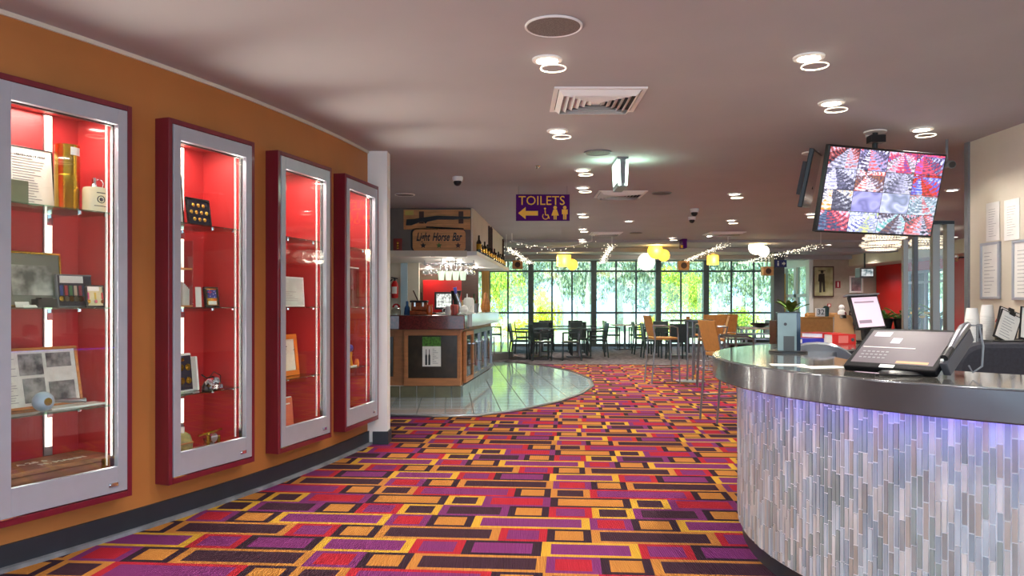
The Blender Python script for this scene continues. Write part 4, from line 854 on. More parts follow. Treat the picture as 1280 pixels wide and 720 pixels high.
# fairy light strings
m_bulb = mat('fairy_light_glow', (255, 244, 220), .5, emit=2.5)
def fairy(a, b, n, lab, spread=.12, droop=.1):
    a, b = Vector(a), Vector(b); L_ = (b-a).length; r = random.Random(n); mb = MB(); t = thing('fairy_lights', lab, 'fairy lights', a)
    for i in range(n):
        f = r.random(); p = (b-a)*f+Vector((r.gauss(0, spread), 0, -abs(r.gauss(0, spread))-droop*sin(pi*f)))
        p.z = min(p.z, CEIL-.15-a.z); mb.sph(p, .0065, 5)
    o = mb.build('bulbs', m_bulb, t); o['kind'] = 'stuff'
    MB().cyl((0, 0, -.02), (0, 0, CEIL-a.z), .006, 5).cyl(tuple((b-a)-Vector((0, 0, .02))), (b.x-a.x, b.y-a.y, CEIL-a.z), .006, 5).build('hook', m_white, t)
    MB().tube([(b-a)*f-Vector((0, 0, .02+droop*sin(pi*f))) for f in [i/12 for i in range(13)]], .006, 5).build('cable', m_white, t)
for (x0, y0, Y0, x1, y1, Y1, lab) in ((633, 307, 15.5, 664, 327, 23.6, 'slanting bundle of fairy lights nearest the bar canopy'), (765, 303, 15.5, 752, 325, 23.6, 'short bundle of fairy lights over the second wide window post'), (910, 302, 15.5, 850, 325, 23.6, 'long slanting fairy lights right of the round yellow lamps'), (1026, 304, 15.0, 925, 326, 23.6, 'long slanting fairy lights nearest the hanging television')):
    a, b = P(x0, y0, Y0), P(x1, y1, Y1); fairy(a, b, 260, lab, .05, .02)
fairy(P(640, 300, 15.2), P(740, 300, 15.2), 36, 'sparse cross string of fairy lights left of the far air vent', .06, .14)
# wooden boxes (speakers) hung by the windows
for px, py, Y, s, lab in ((959, 338, 19.0, .26, 'brown wooden speaker box hung beside the grey column'), (647, 330, 22, .3, 'brown speaker box hung before the leftmost window'), (854, 331, 22, .32, 'brown speaker box hung before the third window bay')):
    p = P(px, py, Y); t = thing('wooden_speaker', lab, 'speaker', (p.x, Y, p.z-s/2)); MB().b2(-s/2, s/2, -.1, .1, 0, s*.85).build('box', m_woodx, t, bevel=.01); MB().lathe([(.001, 0), (s*.28, 0)], n=14).build('cone', m_dwood, t); t.children[-1].matrix_local = Matrix.Translation((0, -.102, s*.42)) @ Matrix.Rotation(pi/2, 4, 'X'); MB().cyl((0, 0, s*.84), (0, 0, CEIL-p.z+s/2), .012, 6).build('rod', m_black, t)
# ================================================================ DINING AREA
m_wov = mat('dark_teal_weave', (44, 58, 60), .45, var=.3, nscale=60, coat=.2)
m_top = mat('dark_table_top', (66, 74, 76), .15, coat=.5)
def dining_chair(label, loc=(0, 0, 0), rz=0, m=None):     # faces +y (front), back at -y
    m = m or m_wov; t = thing('dining_chair', label, 'chair', loc, rz, 'dark dining chairs in the far room')
    MB().b2(-.22, .22, -.21, .22, .41, .455).build('seat', m, t, bevel=.012)
    bk = MB(); bk.px_([(-.215, .45), (-.19, .45), (-.25, .86), (-.275, .86)], -.21, .21); bk.build('backrest', m, t, bevel=.01)
    for s in (-1, 1):
        MB().bar((s*.2, .2, 0), (s*.2, .19, .64), .032).build('leg', m, t); MB().bar((s*.2, -.25, 0), (s*.2, -.2, .45), .032).build('leg', m, t)
        MB().bar((s*.215, .21, .645), (s*.215, -.235, .66), .045, .025).build('armrest', m, t)
    return t
def table(label, x, y, w_, d_, m=None, base='x', grp='dark tables in the far room'):
    t = thing('dining_table', label, 'table', (x, y, .006), 0, grp)
    MB().b2(-w_/2, w_/2, -d_/2, d_/2, .71, .74).build('tabletop', m or m_top, t, bevel=.004)
    MB().cyl((0, 0, .03), (0, 0, .71), .035, 12).build('pedestal', m_steel, t)
    mb = MB()
    for a in (.5, -.5):
        mb.bar((-.34*cos(a), -.3*sin(a)*1.3, .02), (.34*cos(a), .3*sin(a)*1.3, .02), .05, .03)
    mb.build('cross_base', m_steel, t); return t
ty = 18.9
table('left of the two joined dark tables beside the tiled landing', P(675, 0, ty).x, ty, .98, .8); table('right of the two joined dark tables beside the tiled landing', P(724, 0, ty).x, ty, .98, .8)
table('dark table behind the left joined table', P(678, 0, 21.2).x, 21.2, .98, .8); table('dark table behind the right joined table', P(722, 0, 21.2).x, 21.2, .98, .8)
C0 = dining_chair('dark chair before the right joined table, facing left, back at its right', (P(714, 0, 18.0).x, 18.0, .006), pi/2-.1)
# (px, Y, facing angle, label); angle 0 = faces away from the camera
chairs = [(677, 18.05, -pi/2+.15, 'dark chair before the left joined table, facing right, back at its left'), (650, 18.6, -pi/2-.15, 'dark chair at the left end of the joined tables, facing right'), (746, 19.0, pi/2+.1, 'dark chair at the right end of the joined tables, facing left'),
 (676, 19.7, pi, 'dark chair facing the camera behind the left joined table'), (724, 19.7, pi, 'dark chair facing the camera behind the right joined table'), (655, 20.6, -pi/2, 'dark chair at the left end of the rear dark tables'), (680, 20.45, 0, 'dark chair with its back to the camera at the left rear dark table'), (722, 20.5, 0, 'dark chair with its back to the camera at the right rear dark table'), (745, 21.2, pi/2, 'dark chair at the right end of the rear dark tables'),
 (683, 22.0, pi, 'dark chair behind the left rear dark table, close to the glass'), (720, 22.0, pi, 'dark chair behind the right rear dark table, close to the glass'), (618, 22.8, -pi/2, 'dark chair against the leftmost window near the bar end'),
 (765, 22.3, -pi/2, 'dark chair on the left of the pale table by the glass'), (796, 22.4, pi/2, 'dark chair on the right of the pale table by the glass'), (803, 20.3, -pi/2, 'dark chair just left of the tan bar stools, facing right'), (815, 18.9, -pi/2, 'dark chair behind the leftmost tan bar stool'),
 (845, 18.3, 0, 'dark chair behind the high table, back to the camera'), (828, 20.8, pi, 'dark chair behind the blue lit table facing the camera'), (868, 21.0, pi, 'dark chair right behind the blue lit table'), (892, 19.3, pi/2, 'dark chair hidden behind the tan stools, facing left')]
for px, Y, a, lab in chairs: copy_tree(C0, (P(px, 0, Y).x, Y, .006), a, lab)
table('pale topped table close to the glass, right of the joined tables', P(781, 0, 22.3).x, 22.3, .75, .7, m_cream); table('dark table shining blue behind the high table', P(848, 0, 19.4).x, 19.4, 1.3, .8); table('small dark table behind the leftmost tan stool', P(806, 0, 23.0).x, 23.0, .6, .6)
# outdoor / window-side light chairs and lounge benches at right
m_alu = mat('pale_aluminium', (176, 186, 186), .35, .5)
l1 = dining_chair('pale metal chair by the glass left of the grey column, leaning back', (P(934, 0, 22.6).x, 22.6, .006), pi/2-.3, m_alu); l1['group'] = 'pale chairs by the glass'
copy_tree(l1, (P(922, 0, 23.3).x, 23.3, .006), -pi/2+.4, 'pale metal chair nearest the fourth window post, facing right')
copy_tree(l1, (P(953, 0, 23.2).x, 23.2, .006), .6, 'pale metal chair directly left of the grey column')
for i, (px, Y, lab) in enumerate(((948, 15.5, 'curved steel-edged bench behind the counter end, nearer one'), (958, 19, 'farther pale edged table behind the curved bench'))):
    p = P(px, 0, Y); t = thing('curved_bench', lab, 'bench', (p.x, Y, .006)); 
    def arc(r0, r1, z0, z1): 
        A = [radians(60+60*k/10) for k in range(11)]; return MB().prism([(r1*cos(a), r1*sin(a)-1.2) for a in A]+[(r0*cos(a), r0*sin(a)-1.2) for a in A[::-1]], z0, z1)
    for z in (.70, .60, .50)[:3 if i == 0 else 1]: arc(1.1, 1.45, z, z+.03).build('slat' if i == 0 else 'top', m_steel, t)
    arc(1.2, 1.25, 0, .5).build('front_panel', m_black, t)
    for a in (65, 90, 115): a = radians(a); MB().cyl((1.4*cos(a), 1.4*sin(a)-1.2, 0), (1.4*cos(a), 1.4*sin(a)-1.2, .72), .02, 8).build('leg', m_steel, t)
t = thing('serving_trolley', 'dark bowl topped trolley beyond the curved bench', 'trolley', (P(950, 0, 17.2).x, 17.2, .006)); MB().b2(-.4, .4, -.2, .2, .76, .8).build('top', m_cream, t); MB().lathe([(.06, .8), (.2, .86), (.22, .9), (.2, .9), (.001, .82)], n=16).build('bowl', m_black, t, smooth=True); mb = MB(); [mb.bar((a, b, 0), (a, b, .76), .04) for a in (-.36, .36) for b in (-.16, .16)]; mb.build('leg_frame', m_steel, t)
# ---- tan bar stools
def stool(label, loc, rz, grp='tan bar stools with steel legs'):
    t = thing('bar_stool', label, 'stool', loc, rz, grp); W = .2
    MB().b2(-W, W, -.2, .2, .73, .77).build('seat', m_tan, t, bevel=.01)
    bk = MB(); bk.px_([(-.205, .78), (-.185, .78), (-.27, 1.13), (-.295, 1.13)], -W, W); bk.build('backrest', m_tan, t, bevel=.008)
    for s in (-1, 1):
        MB().tube([(s*.2, .22, 0), (s*.2, .19, .75), (s*.2, .18, .93), (s*.2, .10, .955), (s*.2, -.22, .96)], .0125, 8).build('leg', m_steel, t, smooth=True)
        MB().tube([(s*.2, -.26, 0), (s*.2, -.2, .75), (s*.2, -.24, .97)], .0125, 8).build('leg', m_steel, t, smooth=True)
        MB().tube([(s*.2, .215, .28), (s*.2, -.24, .28)], .010, 8).build('side_rail', m_steel, t)
    MB().tube([(-.2, .215, .26), (.2, .215, .26)], .012, 8).build('footrest', m_steel, t)
    return t
st = stool('leftmost tan bar stool, facing right towards the high table', (P(829, 0, 12.75).x, 12.75, .005), -pi/2+.12)
copy_tree(st, (P(889, 0, 12.2).x, 12.2, .005), pi/2-.2, 'tan bar stool right of the high table with backrest tilted behind the counter end')
copy_tree(st, (P(886, 0, 14.0).x, 14.0, .005), .1, 'tan bar stool behind the high table with its broad back to the camera, left one')
copy_tree(st, (P(903, 0, 14.9).x, 14.9, .005), .1, 'farthest tan bar stool, its broad back above the tilted one')
copy_tree(st, (P(912, 0, 8.55).x, 8.55, .005), -1.35, 'bar stool drawn up behind the reception counter end, only steel legs showing', 'stool at the reception counter')
t = thing('high_table', 'high bar table with steel poles between the tan stools', 'table', (P(863, 0, 13.0).x, 13.0, .004))
MB().b2(-.42, .3, -.35, .35, 1.03, 1.06).build('tabletop', m_top, t, bevel=.004); MB().lathe([(.25, 0), (.25, .012), (.001, .02)], n=28).build('base_plate', m_steel, t)
for x in (-.05, .04): MB().cyl((x, 0, .01), (x, 0, 1.03), .015, 10).build('pole', m_steel, t)
o = MB().b2(-.06, .06, -.02, .02, 0, .01).b2(-.03, .03, -.015, .015, .01, .05).build('menu_holder', m_tan); tag(o, 'small orange menu holder on the high table', 'holder', None, (P(860, 0, 12.9).x, 12.9, 1.064), 0)

# ================================================================ FAR RIGHT: painting, TV, signs, chandeliers, glass screen
Y = 21.98; p0 = P(1016.5, 371, Y); w_ = 25*Y/F; h_ = 38*Y/F
t = thing('soldier_painting', 'tall framed painting of a slouch hatted soldier on the beige wall', 'painting', (p0.x, Y-.03, p0.z))
mb = MB()
for a, b, c, d in ((0, w_, 0, .03), (0, w_, h_-.03, h_), (0, .02, .03, h_-.03), (w_-.02, w_, .03, h_-.03)): mb.b2(a, b, -.02, .03, c, d)
mb.build('frame', m_dwood, t); MB().b2(.015, w_-.015, 0, .02, .02, h_-.02).build('canvas', mat('olive_landscape_paint', (176, 168, 110), .6, var=.35, nscale=4, col2=(186, 180, 140)), t)
mb = MB(); c = w_*.42
for poly in ([(c-.08, .48), (c+.08, .48), (c+.07, .76), (c-.07, .76)], [(c-.08, .14), (c-.02, .14), (c-.0, .54), (c-.08, .54)], [(c+.03, .16), (c+.09, .16), (c+.08, .54), (c+.0, .54)], [(c-.11, .5), (c-.07, .5), (c-.06, .74), (c-.1, .74)]): mb.pz([(a, b*h_) for a, b in poly], -.006, .0)
mb.pz([(c+.045*cos(a), h_*.82+.0+.05*sin(a)) for a in [2*pi*i/10 for i in range(10)]], -.006, 0); mb.b2(c-.1, c+.1, -.006, 0, h_*.85, h_*.87); mb.build('soldier_figure', mat('dark_umber_paint', (50, 44, 30), .7), t)
p = P(1044, 360, Y); o = MB().b2(0, .14, 0, .02, 0, .2).build('exit_notice', mat('dark_red_notice', (150, 30, 40), .5)); tag(o, 'small dark red notice right of the soldier painting', 'sign', None, (p.x, Y-.03, p.z), 0); MB().b2(.055, .085, -.004, 0, .03, .17).build('symbol', m_paper, o)
p = P(1034, 384, Y); o = MB().b2(0, .1, 0, .02, 0, .1).build('wall_switch', m_redwall); tag(o, 'small red framed switch low on the beige wall below the painting', 'switch', None, (p.x, Y-.025, p.z), 0); MB().b2(.02, .08, -.004, 0, .02, .08).build('plate', m_paper, o)
p = P(1062, 366, Y-.1); t = thing('wall_mirror', 'white framed mirror reflecting trees on the beige wall', 'mirror', (p.x, Y-.1, p.z)); w_ = 17*Y/F; h_ = 21*Y/F
mb = MB(); mb.b2(0, w_, 0, .03, h_-.05, h_); mb.b2(0, .05, 0, .03, 0, h_-.05); mb.b2(w_-.05, w_, 0, .03, 0, h_-.05); mb.b2(.05, w_-.05, 0, .03, 0, .05); mb.build('frame', m_white, t); MB().b2(.04, w_-.04, .01, .02, .04, h_-.04).build('mirror_glass', mat('blue_green_mirror', (150, 190, 190), .08, .8, var=.4, nscale=6), t)
Y = 20; p = P(1075, 347, Y); t = thing('small_television', 'small grey television bracketed above the white framed mirror', 'television', (p.x, Y, p.z)); MB().b2(0, .38, 0, .3, 0, .26).build('housing', m_grey, t, bevel=.02); MB().b2(.04, .34, -.005, 0, .04, .22).build('screen', mat('far_tv_picture', (110, 150, 160), .3, var=.6, nscale=9, emit=.6, col2=(230, 235, 235)), t); MB().bar((.19, .15, .26), (.19, .15, CEIL-p.z), .03).build('bracket', m_black, t)
# booths / planter row in the middle distance
Y = 8.6; p = P(999, 0, Y); t = thing('booth_seat', 'tan upholstered booth back behind the acrylic brochure holder', 'booth', (p.x, Y, .004)); MB().b2(0, .62, 0, .1, .45, 1.17).build('backrest', m_tan, t, bevel=.03); MB().b2(0, .62, .1, .6, .0, .46).build('seat', m_tan, t, bevel=.02)
Y = 10.2; p = P(1008, 0, Y); t = thing('booth_seat', 'farther tan booth back whose top shows under the table number', 'booth', (p.x, Y, .004)); MB().b2(0, .5, 0, .1, .45, 1.2).build('backrest', m_tan, t, bevel=.03); MB().b2(0, .5, .1, .6, .0, .46).build('seat', m_tan, t, bevel=.02)
Y = 8.65; p = P(1026, 399, Y); t = thing('table_number', 'white table number block reading 32', 'table number', (p.x, Y+.02, 1.176)); MB().b2(-.05, .05, -.02, .02, 0, .095).build('block', m_white, t, bevel=.003); text('32', .085, m_ink, t, (0, -.021, .048), FZ)
t = thing('condiment_pot', 'dark round pot just right of the table number', 'pot', (P(1034, 0, Y).x, Y+.03, 1.176)); MB().lathe([(.03, 0), (.035, .1), (.02, .12), (.001, .12)], n=14).build('body', mat('dark_green_pot', (30, 60, 54), .3), t, smooth=True)
def plant(label, loc, n, L_, seed, big=True, cat='plant'):
    r = random.Random(seed); t = thing('potted_plant', label, cat, loc); MB().lathe([(.06, 0), (.09, .14), (.1, .14), (.08, .12), (.001, .11)], n=16).build('pot', m_black, t, smooth=True)
    for i in range(n):
        a = 6.28*i/n+r.uniform(-.3, .3); l = L_*r.uniform(.7, 1.1); e = r.uniform(.3, 1.2); mb = MB(); vs = []; N = 6
        for k in range(N+1):
            f = k/N; rad_ = l*f*cos(e*(1-.3*f)); z = .13+l*f*sin(e)*(1-.25*f*f); ww = l*(.16 if big else .08)*sin(pi*min(.97, f*.9+.08)); c = Vector((rad_*cos(a), rad_*sin(a), z)); s_ = Vector((-sin(a), cos(a), 0))*ww
            vs += [c-s_, c+Vector((0, 0, -.015)), c+s_]
        mb.add(vs, [(k*3+j, k*3+j+1, k*3+4+j, k*3+3+j) for k in range(N) for j in (0, 1)]); mb.build('leaf', m_leaf, t, smooth=True)
    MB().cyl((0, 0, .1), (0, 0, .2), .012, 6).build('stem', m_bark, t)
struct(MB().b2(P(970, 0, 12).x, P(1010, 0, 12).x, 12, 12.3, 0, 1.06), 'trim_10', m_dwood)
plant('broad leaved pot plant behind the acrylic brochure holder', (P(990, 0, 12.1).x, 12.15, 1.061), 9, .34, 3)
struct(MB().b2(P(1105, 0, 9.3).x, P(1190, 0, 9.3).x, 9.35, 9.7, 0, 1.0), 'trim_11', m_dwood)
plant('bright leafed pot plant right of the pink till screen', (P(1112, 0, 9.4).x, 9.5, 1.001), 12, .2, 4, False); plant('spiky pot plant left of the middle steel post', (P(1128, 0, 9.4).x, 9.45, 1.001), 14, .22, 5, False)
plant('pot plant behind the glass screen, centre', (P(1150, 0, 9.4).x, 9.55, 1.001), 12, .24, 6, False); plant('climbing pot plant beside the widest steel post', (P(1176, 0, 9.4).x, 9.5, 1.001), 12, .3, 7, False)
for i in range(7):
    p = P(1134+i*6.5, 0, 9.4); o = MB().lathe([(.001, 0), (.03, .01), (.038, .035), (.001, .03)], n=9).build('yellow_flower', mat('yellow_petals', (236, 200, 40), .6)); tag(o, 'yellow flower head behind the glass screen, %s from the left' % ORD[i], 'flower', 'yellow flowers behind the glass', (p.x, 9.42, 1.14+.05*(i % 3)), 0); MB().cyl((0, 0, -.14-.05*(i % 3)), (0, 0, .01), .004, 5).build('stem', m_leaf, o)
# steel and glass screen
Y = 9.0; t = thing('glass_screen', 'steel framed glass screen standing under the tilted television', 'screen', (P(1128, 0, Y).x, Y, .004))
b0 = P(1128, 0, Y).x; m_post = mat('warm_satin_steel', (170, 164, 156), .4, .4)
def zz(py): return P(0, py, Y).z
for a, b, py, dd, m in ((1128, 1134, 300, .05, m_post), (1141, 1146.5, 290, .05, m_grey), (1164, 1173, 281, .07, m_post), (1181, 1190.5, 277, .09, m_post)):
    MB().b2(P(a, 0, Y).x-b0, P(b, 0, Y).x-b0, -dd/2, dd/2, 0, zz(py)).build('post', m, t, bevel=.004)
for a, b, py in ((1134, 1141, 300), (1146.5, 1164, 292), (1173, 1181, 283)):
    MB().b2(P(a, 0, Y).x-b0, P(b, 0, Y).x-b0, -.004, .004, .05, zz(py)).build('glass_pane', m_pglass, t)
mb = MB(); mb.b2(P(1164, 0, Y).x-b0, P(1190, 0, Y).x-b0, -.05, .05, zz(281), zz(277)); mb.build('cap', m_black, t)
# chandeliers
def chand(px, py, Y, r, lab):
    p = P(px, py, Y); t = thing('chandelier', lab, 'chandelier', (p.x, Y, CEIL-.001)); dz = p.z-CEIL; mb = MB()
    for k in range(5):
        z = dz+(.12-.06*k)*r*2; rr_ = r*(1-.12*abs(k-2)**1.3); n = 40
        for i in range(n): mb.sph((rr_*cos(6.283*i/n+k*.08), rr_*sin(6.283*i/n+k*.08), z), r*.055, 6)
    o = mb.build('glass_beads', mat('glowing_bead', (255, 244, 226), .2, emit=.25), t); o['kind'] = 'stuff'
    mb = MB(); [mb.tube([(r*.9*cos(a), r*.9*sin(a), dz+zk) for a in [6.283*i/24 for i in range(24)]], .008, 5, True) for zk in (-.2*r, .2*r)]; mb.build('ring_frame', m_steel, t); MB().cyl((0, 0, dz), (0, 0, 0), .012, 6).build('rod', m_steel, t)
    mb = MB(); [mb.bar((0, 0, dz+.2*r), (r*.9*cos(a), r*.9*sin(a), dz+.2*r), .01) for a in (0, 2.1, 4.2)]; mb.build('spoke', m_steel, t)
    lamp('POINT', 'chandelier_bulb', (0, 0, dz-.02), 6, (1, .9, .75), .15, parent=t)
chand(1101, 306, 13.5, .34, 'bead chandelier in full view below the tilted television'); chand(1106, 297, 11.5, .30, 'bead chandelier half hidden by the lower edge of the television'); chand(1163, 303, 14.5, .38, 'bead chandelier seen through the glass screen')
# two-way sign on the column
Y = 19.43; p = P(963, 334, Y); t = thing('direction_sign', 'small navy sign with white figure and arrow on the grey column', 'sign', (p.x+.1, Y-.05, p.z+.0)); MB().b2(0, .3, 0, .02, 0, .18).build('board', mat('navy_sign', (40, 48, 110), .5), t); mb = MB(); mb.pz([(.18, .07), (.22, .07), (.22, .04), (.27, .09), (.22, .14), (.22, .11), (.18, .11)], -.004, 0); mb.b2(.06, .1, -.004, 0, .03, .11); mb.sph((.08, -.001, .14), .02, 8, sy=.2); mb.build('symbols', m_white, t)
t = thing('beam_spotlight', 'small black spotlight fixed on the red wall near the end partition', 'spotlight', (P(1196, 0, 15.8).x+.0, 15.8, P(0, 322, 15.8).z)); MB().cyl((0, 0, 0), (-.08, -.1, -.05), .05, 12).build('head', m_chrome, t); MB().bar((0, 0, 0), (1.3, 0, .05), .03).build('arm', m_black, t)
# ================================================================ RECEPTION COUNTER
OC = (2.845, 3.853); OR = 1.75; ZT = 1.02
def op(a, r):
    y = sin(a)*r; return (OC[0]+cos(a)*r, OC[1]+(y*1.15 if y > 0 else y))
A0, A1 = radians(52), radians(304)       # open towards the right-hand wall
def ringmb(r0, r1, z0, z1, n=96, a0=A0, a1=A1):
    A = [a0+(a1-a0)*i/n for i in range(n+1)]; mb = MB(); vs = []; fs = []
    for a in A:
        for r in (r0, r1):
            x, y = op(a, r)
            for z in (z0, z1): vs.append((x, y, z))
    for i in range(n):
        q = i*4; r = q+4; fs += [(q+2, r+2, r+3, q+3), (q, q+1, r+1, r), (q+1, q+3, r+3, r+1), (q, r, r+2, q+2)]
    fs += [(0, 2, 3, 1), (n*4, n*4+1, n*4+3, n*4+2)]; mb.add(vs, fs); return mb
m_rim = mat('smoked_steel_counter', (92, 94, 100), .22, .55, var=.1, nscale=5, bump=.03, coat=.3)
m_ctop = mat('polished_counter_top', (120, 118, 112), .1, .35, var=.25, nscale=3, coat=.6)
t = thing('reception_counter', 'curved reception counter with thick grey rim and slim mosaic tile front', 'counter', (0, 0, 0))
ringmb(1.10, OR, ZT-.12, ZT-.002).build('rim', m_rim, t, smooth=True, bevel=.006)
ringmb(1.11, OR-.012, ZT-.002, ZT+.0005).build('worktop', m_ctop, t, smooth=True)
ringmb(1.53, 1.605, .09, ZT-.12).build('grouted_front', mat('pale_grout', (232, 232, 236), .7, var=.04), t, smooth=True)
ringmb(1.49, 1.585, 0, .092).build('kick_plate', m_skirt, t, smooth=True)
ringmb(1.12, 1.16, .1, ZT-.12).build('inner_panel', m_grey, t, smooth=True)
ringmb(1.608, 1.622, ZT-.135, ZT-.121, 80).build('light_strip', mat('blue_violet_led', (90, 70, 255), .5, emit=2), t)
# mosaic: staggered slim tiles; nearest ones are single parts, the rest is one part
TW = .0225/1.62; rt = random.Random(11); tiles = []
cols = [(164, 172, 180), (146, 158, 168), (184, 182, 180), (168, 160, 152), (202, 200, 198), (142, 152, 150), (180, 178, 176), (156, 166, 176), (182, 192, 200), (150, 150, 150)]
m_mos = [mat('stone_strip_%d' % i, c, .3, var=.14, nscale=18, stretch=(1, 1, .3), coat=.25) for i, c in enumerate(cols)]
a = radians(135); k = 0
while a < A1:
    off = rt.uniform(-.07, .07); z = .092+ (off if off > 0 else 0); first = True
    if off > 0: tiles.append((a, .094, .092+off-.002))
    while z < ZT-.125:
        h = rt.choice((.10, .12, .13, .14)); z1 = min(z+h, ZT-.122)
        if z1-z > .02: tiles.append((a, z+.002, z1-.001))
        z = z1+.002
    a += TW*rt.choice((.8, 1, 1, 1.15)) if False else TW; k += 1
def camd(tl): x, y = op(tl[0], 1.62); return x*x+y*y
def vis(tl):
    x, y = op(tl[0], 1.62); nx, ny = cos(tl[0]), sin(tl[0])
    return y > .5 and abs(x/y) < .69 and (nx*-x+ny*-y) > 0 and (EYE-tl[2])/y*F+HY < 725
def area(tl):
    x, y = op(tl[0], 1.62); nx, ny = cos(tl[0]), sin(tl[0]); d = sqrt(x*x+y*y); return (tl[2]-tl[1])*(-nx*x-ny*y)/d/d/d
tiles.sort(key=lambda q: -area(q) if vis(q) else 1)
def tilemb(mb, tl, rnd):
    a, z0, z1 = tl; g = TW*.13; d = rnd.uniform(.003, .008); vs = []
    for aa in (a+g, a+TW-g):
        for r in (1.600, 1.605+d):
            x, y = op(aa, r); vs += [(x, y, z0), (x, y, z1)]
    mb.add(vs, [(0, 1, 3, 2), (4, 6, 7, 5), (2, 3, 7, 6), (1, 5, 7, 3), (0, 2, 6, 4)])
rest = MB()
for i, tl in enumerate(tiles):
    ci = rt.randrange(10)
    if i < 295: m = MB(); tilemb(m, tl, rt); m.build('mosaic_tile', m_mos[ci], t)
    else: rest.cur = ci; tilemb(rest, tl, rt)
o = rest.build('mosaic_tile_field', m_mos, t); o['kind'] = 'stuff'
for i in range(11):
    a = radians(178+i*11); x, y = op(a, 1.69); lamp('AREA', 'counter_led', (x, y, ZT-.128), .22, (.28, .2, 1), .05, (0, 0, a), t, shape='RECTANGLE', size_y=.32)
# -------- things on the counter
def oc(px, py, dz=0): p = onz(px, py, ZT); p.z = ZT+.001+dz; return p
# POS terminal
base = Vector((1.526, 3.097, ZT+.001)); TR = -.972; t = thing('till_screen', 'big black touch screen till with card reader on the near counter', 'till', base, TR)
MB().lathe([(.10, 0), (.105, .006), (.09, .016), (.05, .02), (.001, .02)], (.05, .06, 0), n=32).build('foot', m_black, t, smooth=True)
MB().tube([(.03, .07, .02), (.02, .10, .035), (0, .12, .055)], .028, 10).build('neck', m_black, t, smooth=True)
tilt = Matrix.Translation((0, 0, .023)) @ Matrix.Rotation(-.9525, 4, 'X')
SW, SH_ = .388, .271
MB(tilt).b2(-SW/2, SW/2, 0, .03, 0, SH_).build('housing', mat('matt_black_bezel', (16, 16, 19), .5, spec=.12), t, bevel=.006)
MB(tilt).b2(-SW/2+.022, SW/2-.022, -.001, .001, .03, SH_-.018).build('display', mat('dim_menu_screen', (104, 96, 100), .3, var=.1, nscale=2, emit=.2, spec=.12), t)
for q_ in ((-.15, -.08, .21, .24), (-.06, -.02, .165, .2)): MB(tilt).b2(q_[0], q_[1], -.002, 0, q_[2], q_[3]).build('screen_button', mat('pale_screen_button', (176, 172, 190), .3, emit=.15), t)
MB(tilt).b2(-SW/2+.03, .06, -.002, 0, .133, .137).build('screen_bar', m_paper, t)
MB(tilt).b2(.02, .15, -.002, 0, .036, .05).build('screen_key_row', mat('tan_screen_keys', (190, 140, 100), .4, emit=.2), t)
mb = MB(tilt); [mb.b2(-.15+.02*i, -.138+.02*i, -.002, 0, .06+.02*j, .068+.02*j) for i in range(6) for j in range(3)]; mb.build('screen_keys', m_faint, t)
MB(tilt).b2(-.035, .025, -.003, 0, .004, .022).build('sticker', m_paper, t)
R2 = tilt @ Matrix.Translation((SW/2, 0, 0))
MB(R2).b2(0, .03, -.01, .05, .04, SH_+.0).build('card_reader', mat('dark_reader_plastic', (74, 74, 80), .35), t, bevel=.004); MB(R2).b2(.003, .012, -.018, -.008, .05, .2).build('card_slot', m_paper, t)
t2 = thing('barcode_scanner', 'chrome and black hand scanner clipped on the right edge of the till', 'scanner', base, TR); R3 = tilt @ Matrix.Translation((SW/2+.016, -.022, 0))
MB(R3).tube([(0, 0, .10), (0, -.006, .17), (.004, -.01, .24), (.008, -.004, .275)], .014, 12, rr=[.012, .017, .019, .012]).build('grip', m_steel, t2, smooth=True); MB(R3).tube([(0, 0, .06), (0, 0, .12)], .015, 10).build('nose', m_black, t2, smooth=True)
mb = MB(); q = R3 @ Vector((.008, -.0, .275)); mb.tube([q, q+Vector((.04, 0, .0)), q+Vector((.055, 0, -.08)), q+Vector((.055, -.01, -.16)), q+Vector((.03, -.03, -.185)), q+Vector((.01, -.02, -.16))], .004, 6); mb.build('cord', m_grey, t2, smooth=True)
o = MB().tube([(0.05, -.09, .005), (.12, -.06, .006), (.17, -.02, .03), (.16, .02, .06)], .003, 6).tube([(-.09, -.07, .004), (-.02, -.1, .005), (.07, -.085, .005), (.14, -.03, .006)], .004, 6).build('till_cable', m_black); tag(o, 'thin black cables looped at the foot of the till', 'cable', None, base+Vector((.01, -.0, .001)), 0)
# papers
for px, py, w_, d_, a, lab in ((1030, 459.5, .20, .12, .2, 'white sheet of paper flat on the counter left of the till'), (985, 456.5, .16, .10, -.2, 'white sheet of paper flat on the counter under the brochure holder side')):
    o = MB().b2(-w_/2, w_/2, -d_/2, d_/2, 0, .0015).build('paper_sheet', m_paper); tag(o, lab, 'paper', None, oc(px, py), a)
# acrylic brochure holder
b = oc(985, 441); t = thing('brochure_holder', 'glassy acrylic brochure holder on a dark disc at the counter tip', 'holder', b, -.25)
MB().lathe([(.11, 0), (.11, .01), (.09, .014), (.001, .014)], n=30).build('disc_base', m_black, t, smooth=True)
W, D_, H = .085, .05, .235
MB().b2(-W/2-.02, W/2, -D_, -D_+.006, .014, H).build('front_pane', mat('grey_green_leaflet', (120, 140, 140), .3, var=.15, nscale=4, coat=.5), t); MB().b2(-W/2-.02, W/2, D_-.006, D_, .014, H).build('back_pane', m_acry, t)
MB().b2(W/2, W/2+.022, -D_, D_, .014, H).build('side_pane', mat('navy_acrylic', (34, 48, 66), .12, coat=.6), t); MB().b2(-.03, .03, -D_-.002, -D_, .014, .1).build('dark_leaflet', mat('grey_leaflet', (70, 72, 72), .4), t)
mb = MB(Matrix.Translation((-.02, -D_-.002, .17)) @ Matrix.Rotation(pi/2, 4, 'X')); mb.lathe([(.001, 0), (.009, 0), (.009, .003), (.001, .003)], n=12); mb.build('logo_spot', m_ink, t)
